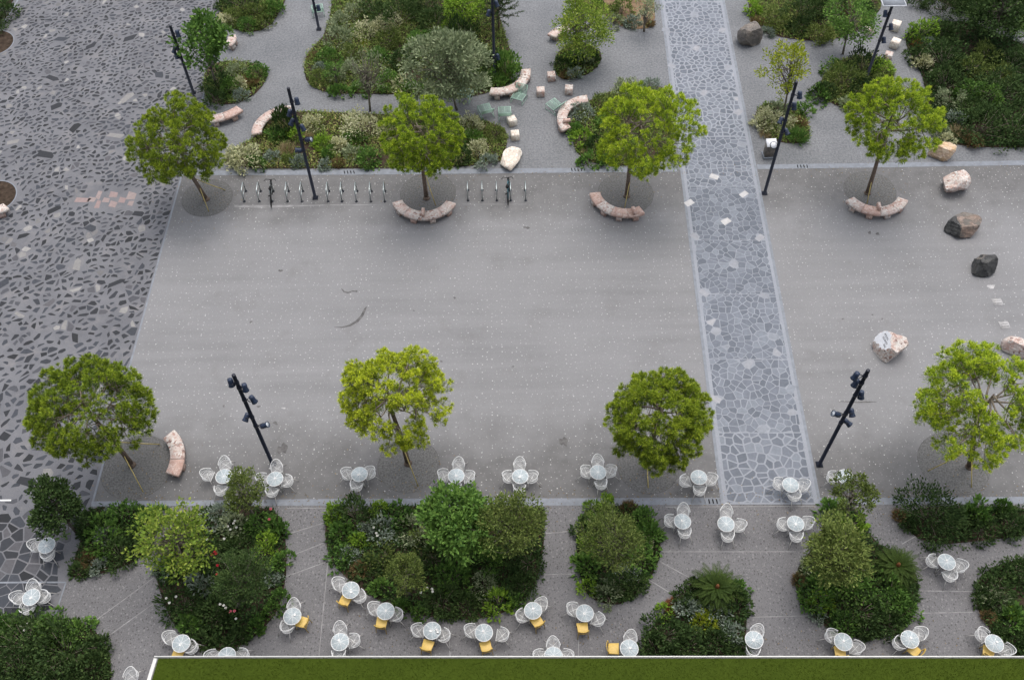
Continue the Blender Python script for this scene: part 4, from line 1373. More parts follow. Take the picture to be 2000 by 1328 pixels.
# the tower the photograph looks down from: it stands behind the turf roof and screens the sky on that side
def tower():
    root = empty('tower_building', (0, -9, 0))
    tag(root, 'tall grey tower standing behind the turf roof', 'building')
    b = MB(); b.box((0, -7.5, 32), (46, 15, 64)); b.build('wall', M['facade'], root)
    b = MB()
    for f in range(2, 18):
        for k in range(14):
            b.box((-20.8 + 3.2 * k, 0.01, f * 3.5 + 1.8), (2.2, 0.06, 2.0))
    b.build('window_rows', M['navy'], root)
tower()
# ------------------------------------------------------------------ vegetation
def unit(a):
    return a / (np.linalg.norm(a, axis=-1, keepdims=True) + 1e-9)

def lobes(r_, k=3, amp=1.0):
    """a lumpy radius over directions"""
    ax = unit(r_.normal(0, 1, (k * 3, 3)))
    am = r_.uniform(-.30, .32, k * 3) * amp
    sh = r_.uniform(1.5, 5, k * 3)
    def f(d):
        return 1 + (am[None] * np.exp(sh[None] * (d @ ax.T - 1))).sum(1)
    return f

def limb(p0, p1, r_, sag=0.12, n=5):
    p0, p1 = A(p0), A(p1)
    L = np.linalg.norm(p1 - p0)
    off = r_.normal(0, sag * L * .5, 3)
    off[2] = abs(off[2]) * -0.6
    t = np.linspace(0, 1, n)[:, None]
    return p0 + (p1 - p0) * t + off * (np.sin(t * PI))

# ---- umbrella pines
def pine(base, crown, rx, mat, seed, label, straps=(), nclump=88, gap=0.0, flat=0.84, tuft=1.0):
    bp = at(*base)
    d = ray(*crown)
    zc = H + d.z * (bp.y / d.y)
    # the crown sits over its foot along the view row; any sideways lean is kept
    cc = at(*crown, zc)
    R = rx / ppm(*crown, zc)
    r_ = np.random.default_rng(seed)
    root = empty('pine_tree', (bp.x, bp.y, 0))
    tag(root, label, 'tree', 'young umbrella pines')
    C = A((cc.x - bp.x, 0.0, zc))
    f = lobes(r_, 4, .75)
    R *= 0.90
    nclump = int(nclump * 1.38)
    Rz = R * flat
    # clumps of shoots: most on the shell, some inside
    P = []
    tries = 0
    while len(P) < nclump and tries < 8000:
        tries += 1
        dv = unit(r_.normal(0, 1, (1, 3)))
        if dv[0, 2] < -0.6 and r_.random() < 0.6: continue
        q = r_.uniform(0.45, 0.96) ** (0.6)
        pos = dv[0] * f(dv)[0] * q * A((R, R, Rz))
        if r_.random() < gap * math.exp(-((pos[0] / R) ** 2 + ((pos[2] - .1) / R) ** 2 + (pos[1] + R * .4) ** 2 / R / R) * 3): continue
        if all(np.linalg.norm(pos - x) > R * 0.165 for x in P): P.append(pos)
    P = np.array(P)
    # wood
    bt = MB()
    top = C + A((0, 0, Rz * 0.45))
    lean = A((r_.normal(0, .12), r_.normal(0, .12), 0))
    trunk = [A((0, 0, 0)), A((C[0] * .25, 0, zc * .25)) + lean * .4, A((C[0] * .6, 0, zc * .55)) + lean, C - A((0, 0, Rz * .35)), C + A((0, 0, Rz * .1)), top]
    bt.tube(trunk, [.125, .105, .09, .078, .055, .025], 9)
    bt.lathe([(0.19, 0), (0.14, .05), (0.12, .2)], 10)
    bt.build('trunk', M['bark'], root, True)
    bb = MB()
    mains = []
    for i in range(13):
        h = r_.uniform(0.0, 0.95)
        s = trunk[3] * (1 - h) + trunk[5] * h
        dv = unit(A((math.cos(i * 2.4 + seed), math.sin(i * 2.4 + seed), r_.uniform(-.05, .7))))
        e = C + dv * A((R, R, Rz)) * r_.uniform(.5, .72)
        pts = limb(s, e, r_, .14, 6)
        bb.tube(pts, np.linspace(.05, .022, 6), 6)
        mains += [pts[3], pts[4], pts[5]]
    mains = np.array(mains)
    for p in P:
        q = C + p
        m = mains[np.argmin(np.linalg.norm(mains - q, axis=1))]
        bb.tube(limb(m, q, r_, .15, 4), np.linspace(.022, .010, 4), 5)
        for k in range(2):
            bb.tube([q, q + r_.normal(0, .16, 3) + A((0, 0, .05))], .007, 4)
    bb.build('branches', M['twig'], root)
    # needles
    PP, DD, TT, LL = [], [], [], []
    for p in P:
        out = unit((p / A((R, R, Rz)))[None])[0]
        n = int(r_.integers(9, 14) * tuft)
        rb = R * r_.uniform(0.105, 0.165)
        o = unit(r_.normal(0, 1, (n, 3)) + out * 0.75 + A((0, 0, .55)))
        pos = C + p + o * rb * r_.uniform(.75, 1.12, (n, 1))
        ax = unit(o * .6 + out * .35 + A((0, 0, 1.0)))
        tn = r_.uniform(.55, 1, n) * .8 + .2 * r_.random()
        for j in range(n):                       # brushes of new growth at the shoot tips
            m = 50
            al = r_.uniform(0, 2 * PI, m)
            spr = r_.uniform(.1, 1.35, m)
            a = ax[j]
            u = np.cross(a, A((.3, .9, .1))); u /= np.linalg.norm(u)
            w = np.cross(a, u)
            dd = a[None] * np.cos(spr)[:, None] + (u[None] * np.cos(al)[:, None] + w[None] * np.sin(al)[:, None]) * np.sin(spr)[:, None]
            PP.append(pos[j] + a[None] * r_.uniform(-.07, .03, (m, 1))); DD.append(dd)
            TT.append(np.full(m, tn[j])); LL.append(r_.uniform(.11, .18, m))
        m = int(150 * tuft)                      # older, darker needles along the twigs below
        oo = unit(r_.normal(0, 1, (m, 3)))
        PP.append(C + p + oo * rb * r_.uniform(.15, .95, (m, 1)) - A((0, 0, .08)))
        DD.append(unit(oo + r_.normal(0, .6, (m, 3)) + A((0, 0, .3))))
        TT.append(r_.uniform(0, .22, m)); LL.append(r_.uniform(.12, .2, m))
    PP, DD, TT, LL = np.concatenate(PP), np.concatenate(DD), np.concatenate(TT), np.concatenate(LL)
    bl = MB()
    bl.leaves(PP, DD, unit(r_.normal(0, 1, PP.shape)), LL, np.full(len(PP), .018), 0, TT)
    bl.build('crown', LM[mat], root)
    for (x0, y0), (x1, y1) in straps:
        e = at(x1, y1)
        z = height_of(bp, x0, y0)
        b = MB()
        g = at(x0, y0, z)
        s = A((g.x - bp.x, 0, z))
        s = A((C[0] * min(1, z / zc) , 0, z))
        ee = A((e.x - bp.x, e.y - bp.y, 0.02))
        b.tube([s, (s + ee) / 2 - A((0, 0, .03)), ee], 0.022, 5)
        b.build('guy_strap', M['strap'], root)
    return root
pine((403, 390), (346, 277), 100, 'pine_deep', 1, 'upper left umbrella pine leaning over the mosaic square', [((392, 358), (408, 414)), ((392, 350), (440, 372))], 92, .4)
pine((833, 388), (830, 268), 88, 'pine', 2, 'upper umbrella pine over the bench between the two bike stand rows', [((831, 345), (851, 402))], 90, .1)
pine((1224, 384), (1249, 261), 98, 'pine', 3, 'upper umbrella pine just left of the mosaic path', [((1225, 355), (1220, 406))], 92, .3)
pine((1694, 378), (1738, 238), 97, 'pine', 4, 'upper right umbrella pine with the long bare leaning trunk', [((1702, 345), (1693, 399))], 84, .3)
pine((258, 908), (174, 803), 126, 'pine_deep', 5, 'big deep green lower left umbrella pine over the mosaic square', [((248, 885), (280, 961)), ((252, 862), (312, 868))], 100, .4)
pine((797, 905), (760, 783), 112, 'pine_gold', 6, 'golden green open crowned lower pine, second from left', [((790, 873), (817, 950))], 84, .8, .85, 1.0)
pine((1262, 908), (1289, 800), 103, 'pine_deep', 7, 'dense bright green lower pine left of the mosaic path', [((1268, 900), (1266, 953))], 110, .1, .86, 1.15)
pine((1893, 912), (1925, 792), 124, 'pine', 8, 'lower right umbrella pine with a forked trunk showing through', [((1870, 875), (1812, 920)), ((1896, 890), (1897, 952))], 86, 1.0)

# ---- broadleaf trees
def tree(name, base, crown, rx, mat, seed, label, leafL=.11, leafW=.06, dens=1.0, flat=.8, nclump=60, bark='bark_grey', r0=.07, weep=0.0, cr=.22, cat='tree', up=.4, group=None):
    bp = at(*base)
    d = ray(*crown)
    zc = H + d.z * (bp.y / d.y)
    zc = max(1.0, zc)
    cc = at(*crown, zc)
    R = rx / ppm(*crown, zc)
    r_ = np.random.default_rng(seed)
    root = empty(name, (bp.x, bp.y, 0))
    tag(root, label, cat, group)
    C = A((cc.x - bp.x, cc.y - bp.y, zc))
    f = lobes(r_, 4)
    Rz = min(R * flat, zc * .8)
    P = []
    for _ in range(6000):
        if len(P) >= nclump: break
        dv = unit(r_.normal(0, 1, (1, 3)))
        if dv[0, 2] < -.4 and r_.random() < .6: continue
        pos = dv[0] * f(dv)[0] * r_.uniform(.25, .98) ** .55 * A((R, R, Rz))
        if all(np.linalg.norm(pos - x) > R * .14 for x in P): P.append(pos)
    P = np.array(P)
    bt = MB()
    trunk = limb((0, 0, 0), C + A((0, 0, Rz * .35)), r_, .06, 7)
    bt.tube(trunk, np.linspace(r0, r0 * .25, 7), 8)
    bt.build('trunk', M[bark], root, True)
    bb = MB()
    for p in P:
        h = r_.uniform(.35, .95)
        s = trunk[int(h * 6)]
        bb.tube(limb(s, C + p, r_, .12, 5), np.linspace(r0 * .35, .007, 5), 5)
    bb.build('branches', M[bark], root)
    n = int(46 * dens)
    PP, DD, TT = [], [], []
    for p in P:
        out = unit(p[None])[0]
        o = unit(r_.normal(0, 1, (n, 3)) + A((0, 0, .25)))
        pos = C + p + o * R * cr * r_.uniform(.2, 1.1, (n, 1))
        PP.append(pos)
        DD.append(unit(o + out * .5 + r_.normal(0, .5, (n, 3)) + A((0, 0, up - weep))))
        TT.append(r_.uniform(0, 1, n) * .7 + .3 * r_.random())
    PP, DD, TT = np.concatenate(PP), np.concatenate(DD), np.concatenate(TT)
    bl = MB()
    m = len(PP)
    bl.leaves(PP, DD, unit(r_.normal(0, .7, (m, 3)) + A((0, 0, .8))), r_.uniform(.7, 1.3, m) * leafL, r_.uniform(.8, 1.2, m) * leafW, 0, TT)
    bl.build('crown', LM[mat], root)
    return root
TREES = [
    ('broadleaf_tree', (424, 170), (408, 80), 54, 'mid', 11, 'dense green broadleaf tree beside the upper left lamp post', .20, .13, 1.1, .9, 62),
    ('grey_green_tree', (892, 215), (878, 122), 74, 'sage', 12, 'large grey-green tree of the big wild bed with drooping branch', .19, .10, 1.7, 1.0, 110),
    ('bare_sapling', (723, 218), (716, 140), 36, 'sage', 13, 'thin half bare sapling with many upright twigs behind the cream shrubs', .10, .035, .28, 1.0, 70),
    ('yellow_green_tree', (1120, 122), (1132, 50), 62, 'lime', 14, 'airy yellow-green tree on the island above the cube stools', .16, .075, 1.3, .9, 96),
    ('yellow_green_tree', (1530, 222), (1540, 132), 48, 'yellow', 15, 'yellow-leaved small tree on the round island', .14, .07, .9, 1.0, 52),
    ('broadleaf_tree', (1646, 106), (1668, 38), 48, 'mid', 16, 'slender green tree left of the panel lamp, upper right', .15, .09, 1.0, .9, 56),
    ('broadleaf_tree', (1938, 78), (1958, 22), 66, 'dark', 17, 'dark spreading tree in the top right corner', .2, .12, 1.2, .8, 70),
    ('autumn_tree', (905, 50), (905, 12), 40, 'bright', 18, 'green and russet small tree at the top of the wild bed', .15, .09, 1.1, .9, 46),
    ('sapling', (1258, 62), (1262, 20), 26, 'sage', 19, 'thin young sapling on bare brown soil left of the path top', .10, .05, .5, .8, 30),
    ('sapling', (658, 165), (652, 132), 22, 'mid', 20, 'little slim sapling at the left of the big wild bed', .10, .05, .7, .9, 26),
    ('evergreen_tree', (150, 1040), (118, 990), 56, 'dark', 21, 'dark upright evergreen tree over the lower left mosaic', .13, .08, 1.3, 1.2, 76),
    ('yellow_leaved_tree', (385, 1108), (343, 1052), 74, 'lime', 22, 'airy yellow-leaved tree of the red-flower bed with bent trunk', .15, .09, .62, .7, 96),
    ('sapling', (497, 1008), (472, 962), 40, 'olive', 23, 'leafy olive green sapling hiding the table at lower left', .11, .05, 1.1, .9, 56),
    ('glossy_tree', (890, 1080), (880, 1020), 72, 'mid', 24, 'big round glossy green tree in the middle of the large lower bed', .17, .10, 1.5, .85, 92),
    ('feathery_tree', (1010, 1085), (1000, 1020), 68, 'olive', 25, 'loose feathery olive green tree at the big bed upper right', .13, .055, 1.3, .85, 92),
    ('small_tree', (803, 1165), (796, 1115), 38, 'olive', 26, 'small pale olive tree with a thin trunk inside the large lower bed', .10, .05, 1.3, .95, 54),
    ('olive_tree', (1196, 1110), (1193, 1045), 58, 'olive', 27, 'olive tree filling the middle of the oval bed', .11, .04, 1.5, .9, 92),
    ('sapling', (1655, 1020), (1672, 966), 36, 'olive', 28, 'leafy sapling hiding the table at the right of the path foot', .11, .055, 1.2, .8, 50),
    ('light_leaved_tree', (1650, 1140), (1640, 1078), 66, 'olive', 29, 'light olive leaved tree in the upper part of the pear-shaped bed', .14, .07, 1.2, .8, 92),
    ('silvery_tree', (460, 1190), (478, 1130), 54, 'dark', 30, 'dense dark small-leaved tree in the red-flower bed', .10, .04, 1.7, .9, 90),
]
for t in TREES:
    tree(*t)

# ---- a young tiered conifer and the two cycads
def conifer(base, top, rx, seed, label):
    bp = at(*base)
    h = max(2.0, height_of(bp, *top))
    R = rx / ppm(*base)
    r_ = np.random.default_rng(seed)
    root = empty('tiered_conifer', (bp.x, bp.y, 0))
    tag(root, label, 'tree')
    b = MB(); b.tube([(0, 0, 0), (0, 0, h)], [.06, .015], 7); b.build('trunk', M['bark'], root)
    b = MB(); bl = MB()
    for k in range(9):
        z = h * (.35 + .6 * k / 8)
        r = R * (1.05 - .75 * k / 8)
        for i in range(6):
            a = i * PI / 3 + k * .5 + r_.uniform(-.2, .2)
            e = A((r * math.cos(a), r * math.sin(a), z + r * .35))
            b.tube([(0, 0, z), e * .5 + A((0, 0, z * .5 - .03)), e], [.018, .012, .005], 5)
            n = 95
            t = r_.uniform(.12, 1, n)
            P = A((0, 0, z))[None] * (1 - t[:, None]) + e[None] * t[:, None]
            D = unit(unit((e - A((0, 0, z)))[None]) * .8 + r_.normal(0, .7, (n, 3)))
            bl.leaves(P, D, unit(r_.normal(0, 1, (n, 3))), r_.uniform(.08, .16, n), np.full(n, .03), 0, r_.uniform(0, .6, n))
    b.build('branches', M['bark'], root)
    bl.build('crown', LM['dark'], root)
conifer((974, 62), (978, -14), 46, 61, 'dark spiky young conifer beside the top lamp post on gravel')

def cycad(px, py, R, seed, label, n=38, mat='mid', z0=.55):
    p = at(px, py, z0)
    r_ = np.random.default_rng(seed)
    root = empty('cycad', (p.x, p.y, 0))
    tag(root, label, 'cycad', 'spiky cycads')
    b = MB(); b.lathe([(.17, 0), (.19, z0 * .6), (.13, z0), (.05, z0 + .1)], 10); b.build('trunk', M['bark'], root)
    b = MB(); b.lathe([(.05, z0), (.09, z0 + .1), (.06, z0 + .28), (.01, z0 + .36)], 9); b.build('cone', LM['rust'], root)
    for i in range(n):
        a = i * 2.399
        el = 1.25 - 1.05 * (i / n)
        L = R * r_.uniform(.85, 1.1)
        t = np.linspace(0, 1, 9)
        hz = L * (t * math.cos(el) + .18 * t * t)
        zz = z0 + L * (t * math.sin(el) * .8 - .42 * t ** 2)
        pts = np.stack([hz * math.cos(a), hz * math.sin(a), zz], 1)
        b = MB()
        b.tube(pts, np.linspace(.014, .004, 9), 4)
        m = 42
        tt = np.linspace(.1, 1, m)
        c = np.stack([np.interp(tt, t, pts[:, k]) for k in range(3)], 1)
        tan = unit(np.gradient(c, axis=0))
        side = unit(np.cross(tan, A((0, 0, 1))))
        for s in (-1, 1):
            D = unit(side * s * .85 + tan * .65 + A((0, 0, .22)))
            b.leaves(c, D, unit(np.cross(D, tan)), R * .15 * np.sin(np.clip(tt * 2.6 + .35, 0, PI * .93)) + .03, np.full(m, .017), 0, r_.uniform(.0, .5, m))
        b.build('frond', LM[mat], root)
cycad(1400, 1148, 1.05, 71, 'spiky dark green cycad with rusty cone beside the turf roof bed tip', 38, 'cycad')
cycad(1752, 1106, 0.95, 72, 'dark spiky cycad at the right of the pear-shaped bed', 40, 'cycad')

# ---- shrubs
KIND = {  # name, words, material, leaf length, width, height ratio, density, form
    'D': ('evergreen_shrub', 'dark green shrub', 'dark', .13, .07, 1.05, 1.0, 'dome'),
    'M': ('leafy_shrub', 'mid green leafy shrub', 'mid', .155, .09, .9, .9, 'dome'),
    'B': ('bright_shrub', 'bright yellow-green shrub', 'bright', .145, .08, 1.0, .9, 'dome'),
    'O': ('olive_shrub', 'olive green shrub', 'olive', .13, .06, 1.0, 1.0, 'dome'),
    'S': ('silver_shrub', 'silver-grey shrub', 'silver', .13, .055, .8, 1.1, 'dome'),
    'C': ('variegated_shrub', 'cream variegated shrub', 'cream', .14, .07, 1.05, 1.1, 'dome'),
    'G': ('sage_shrub', 'grey-green shrub', 'sage', .13, .06, .95, 1.0, 'dome'),
    'R': ('brown_shrub', 'brown withered shrub', 'brown', .12, .035, .7, .9, 'spray'),
    'U': ('rust_shrub', 'rust coloured dry shrub', 'rust', .13, .035, .8, .9, 'spray'),
    'W': ('straw_grass', 'straw coloured grass tuft', 'straw', .30, .022, .8, .8, 'spray'),
    'T': ('grass_tuft', 'fine green grass tuft', 'mid', .40, .022, .9, .9, 'spray'),
    'Y': ('yellow_shrub', 'yellow-leaved shrub', 'yellow', .11, .06, .8, .9, 'dome'),
}
CACHE = {}
def shrub_mesh(kind, r, h, seed):
    nm, words, mat, L, W, hr, dens, form = KIND[kind]
    r_ = np.random.default_rng(seed)
    b = MB()
    if form == 'spray':
        n = int(420 * dens * (r / .5) ** 1.5) + 80
        a = r_.uniform(0, 2 * PI, n); q = np.sqrt(r_.uniform(0, 1, n)) * r * .6
        P = np.stack([q * np.cos(a), q * np.sin(a), np.zeros(n)], 1)
        lean = q / r * 1.1 + r_.uniform(0, .5, n)
        D = np.stack([np.cos(a) * np.sin(lean), np.sin(a) * np.sin(lean), np.cos(lean)], 1) + r_.normal(0, .15, (n, 3))
        ll = h * r_.uniform(.7, 1.25, n)
        b.leaves(P, D, unit(r_.normal(0, 1, (n, 3))), ll, np.full(n, max(W, .02)), 0, r_.uniform(0, 1, n))
        m = n // 2
        k = r_.integers(0, n, m)
        P2 = P[k] + unit(D[k]) * (ll[k] * r_.uniform(.4, .95, m))[:, None]
        b.leaves(P2, unit(r_.normal(0, 1, (m, 3)) + A((0, 0, .6))), unit(r_.normal(0, 1, (m, 3))), r_.uniform(.05, .11, m), np.full(m, .03), 0, r_.uniform(0, 1, m))
    else:
        f = lobes(r_, 3)
        k = int(16 + 26 * r)
        dv = r_.normal(0, 1, (k, 3)); dv[:, 2] = np.abs(dv[:, 2]) * .95 - .12
        dv = unit(dv)
        cen = dv * (f(dv) * r_.uniform(.35, .92, k) ** .6)[:, None] * A((r, r, h))
        n = int(1500 * dens * r ** 1.7 * (.11 / L) ** 1.1) + 160
        w = r_.integers(0, k, n)
        o = unit(r_.normal(0, 1, (n, 3)) + dv[w] * .6 + A((0, 0, .3)))
        rb = (r * .30 + .05) * r_.uniform(.6, 1.25, k)[w]
        P = cen[w] + o * (rb * r_.uniform(.35, 1.05, n))[:, None] * A((1, 1, .9))
        P[:, 2] = np.abs(P[:, 2])
        D = unit(o * .8 + dv[w] * .6 + A((0, 0, .35)) + r_.normal(0, .4, (n, 3)))
        ct = r_.uniform(0, .45, k)
        b.leaves(P, D, unit(r_.normal(0, .6, (n, 3)) + A((0, 0, .8))), r_.uniform(.7, 1.35, n) * L, r_.uniform(.75, 1.25, n) * W, 0, ct[w] + r_.uniform(0, .55, n))
        for i in range(0, k, 2):
            b.tube([(cen[i][0] * .1, cen[i][1] * .1, 0), cen[i] * .6, cen[i]], [.014, .010, .005], 4, 1)
    return b
def edge_dist(p, poly):
    best = 9.0
    for i in range(len(poly)):
        a, c = Vector(poly[i - 1]), Vector(poly[i])
        d = c - a
        t = max(0, min(1, (p - a).dot(d) / max(d.length_squared, 1e-9)))
        best = min(best, (p - a - d * t).length)
    return best

def shrub(kind, px, py, rpx, label, seed, hscale=1.0, flowers=None, group=None, outline=None):
    nm, words, mat, L, W, hr, dens, form = KIND[kind]
    s = ppm(px, py)
    r = rpx / s
    h = min(r * hr * hscale * 1.25, 2.6)
    p = at(px, py, h * .45)
    if outline and rpx < 54:                              # clipped back at the edge of its bed
        d = edge_dist(p.xy, outline)
        if not inside((p.x, p.y), outline): d = 0.0
        k = max(.30, min(r, d * 1.05 + .16)) / r
        r, h = r * k, h * (.5 + .5 * k)
        hscale *= (.5 + .5 * k) / k
    size = 0.42 if r < .55 else (0.72 if r < .92 else (1.05 if r < 1.3 else 1.5))
    key = (kind, size, seed % 3)
    if key not in CACHE:
        o = shrub_mesh(kind, size, size * hr * 1.25, hash(key[1] * 1000) % 1000 + ord(kind) * 7 + key[2]).build(nm, [LM[mat], M['twig']])
        CACHE[key] = o
    else:
        o = bpy.data.objects.new(nm, CACHE[key].data)
        COL.objects.link(o)
    o.location = (p.x, p.y, 0.01)
    o.rotation_euler = (0, 0, (seed * 2.399) % 6.28)
    k = r / size
    o.scale = (k, k, k * hscale)
    tag(o, label, 'shrub' if kind not in 'TW' else 'grass', group)
    if flowers:
        mt, spots = flowers
        for i, (fx, fy) in enumerate(spots):
            rr = random.Random(seed * 31 + i)
            q = at(fx, fy, h * .95)
            b = MB()
            n = 7
            r2 = np.random.default_rng(seed * 77 + i)
            a = np.arange(n) * 2 * PI / n
            b.leaves(np.zeros((n, 3)), np.stack([np.cos(a), np.sin(a), np.full(n, .5)], 1), np.tile(A((0, 0, 1)), (n, 1)) + r2.normal(0, .2, (n, 3)), np.full(n, .075 if mt != 'petal' else .062), np.full(n, .07), 0, r2.uniform(0, 1, n))
            b.leaves(np.zeros((n, 3)), np.stack([np.cos(a + .4) * .5, np.sin(a + .4) * .5, np.full(n, .8)], 1), np.tile(A((0, 0, 1)), (n, 1)), np.full(n, .05), np.full(n, .05), 0, r2.uniform(0, 1, n))
            fo = b.build('flower', LM[mt], o)
            loc = o.matrix_basis.inverted() @ Vector((q.x, q.y, h * .95))
            fo.location = loc
            fo.scale = (1 / k, 1 / k, 1 / (k * hscale))
    return o

BEDS = {  # place words, outline on the ground, cover material, cover height
    'L1': ('the small lower left bed', [(150, 990), (320, 990), (312, 1030), (288, 1080), (240, 1110), (130, 1136), (146, 1090), (160, 1050)], 'cover_dark', .28),
    'L2': ('the red-flower bed', [(318, 1040), (400, 985), (532, 990), (555, 1025), (562, 1100), (550, 1185), (500, 1245), (440, 1275), (400, 1272), (352, 1240), (322, 1185), (300, 1110)], 'cover_dark', .30),
    'L3': ('the large lower bed', [(638, 990), (634, 1060), (655, 1110), (722, 1165), (800, 1198), (900, 1213), (985, 1200), (1040, 1160), (1060, 1090), (1066, 1000), (1060, 988)], 'cover_dark', .30),
    'L4': ('the oval bed', [(1136, 1000), (1125, 1060), (1132, 1130), (1150, 1168), (1200, 1184), (1240, 1168), (1286, 1105), (1292, 1055), (1275, 1010), (1240, 988), (1165, 988)], 'cover_dark', .28),
    'L5': ('the cycad bed', [(1252, 1250), (1262, 1300), (1452, 1300), (1460, 1190), (1446, 1145), (1412, 1122), (1374, 1122), (1334, 1152), (1300, 1192)], 'cover_dark', .28),
    'L6': ('the pear-shaped bed', [(1608, 990), (1602, 1060), (1562, 1095), (1550, 1150), (1578, 1200), (1640, 1243), (1735, 1248), (1778, 1220), (1794, 1160), (1788, 1112), (1760, 1082), (1700, 1055), (1682, 990)], 'cover_dark', .30),
    'L7': ('the right-edge bed', [(1737, 990), (1782, 1048), (1830, 1064), (1900, 1058), (2060, 1040), (2060, 990)], 'cover_dark', .28),
    'L8': ('the lower right edge bed', [(1900, 1155), (1922, 1112), (2000, 1088), (2080, 1080), (2080, 1300), (1985, 1290), (1960, 1262), (1915, 1205)], 'cover_dark', .28),
    'L9': ('the bottom corner bed', [(-60, 1205), (150, 1208), (198, 1240), (222, 1300), (205, 1380), (-80, 1380)], 'cover_dark', .45),
    'U1': ('the top left corner bed', [(38, -20), (-4, 55), (-60, 60), (-60, -40), (30, -60)], 'cover_dark', .4),
    'U2': ('the top mosaic-side bed', [(424, -20), (432, 30), (446, 54), (482, 66), (520, 58), (548, 25), (566, -20)], 'cover', .3),
    'U3': ('the dark tree bed', [(396, 150), (402, 198), (432, 206), (472, 202), (510, 176), (526, 142), (500, 124), (450, 118), (412, 126)], 'cover', .2),
    'U4': ('the big wild top bed', [(652, -20), (640, 62), (605, 100), (592, 128), (600, 166), (640, 184), (720, 184), (800, 186), (900, 195), (962, 180), (998, 162), (1003, 120), (984, 60), (960, -20)], 'cover', .28),
    'U5': ('the bike-stand bed', [(436, 330), (446, 296), (502, 268), (522, 232), (562, 217), (700, 222), (852, 228), (985, 240), (992, 290), (974, 325), (700, 330)], 'cover', .22),
    'U6': ('the stool-side island', [(1084, 108), (1084, 146), (1108, 160), (1160, 142), (1180, 108), (1150, 85), (1110, 88)], 'cover', .2),
    'U7': ('the bed left of the path', [(1112, 250), (1122, 222), (1150, 194), (1250, 162), (1310, 190), (1318, 324), (1180, 324), (1128, 310)], 'cover', .25),
    'U8': ('the top bed left of the path', [(1075, -20), (1120, 5), (1186, 30), (1222, 60), (1281, 55), (1276, -20)], 'soil', .2),
    'R1': ('the dark-boulder bed', [(1458, -20), (1466, 40), (1500, 70), (1600, 84), (1660, 70), (1718, 30), (1725, -20)], 'cover', .3),
    'R2': ('the round island', [(1472, 218), (1482, 250), (1502, 274), (1545, 282), (1580, 278), (1582, 246), (1560, 212), (1500, 198)], 'cover', .22),
    'R3': ('the panel-lamp bed', [(1592, 172), (1602, 192), (1662, 220), (1705, 214), (1740, 180), (1748, 150), (1738, 120), (1650, 104)], 'cover', .3),
    'R4': ('the upper right bed', [(1766, 60), (1772, 100), (1800, 140), (1812, 205), (1830, 262), (1860, 288), (2080, 290), (2080, 110), (1960, 75), (1900, 42), (1830, 44)], 'cover_dark', .28),
    'R5': ('the top right corner bed', [(1790, -30), (1850, 14), (1900, 24), (1990, 60), (2080, 70), (2080, -40)], 'cover_dark', .28),
}
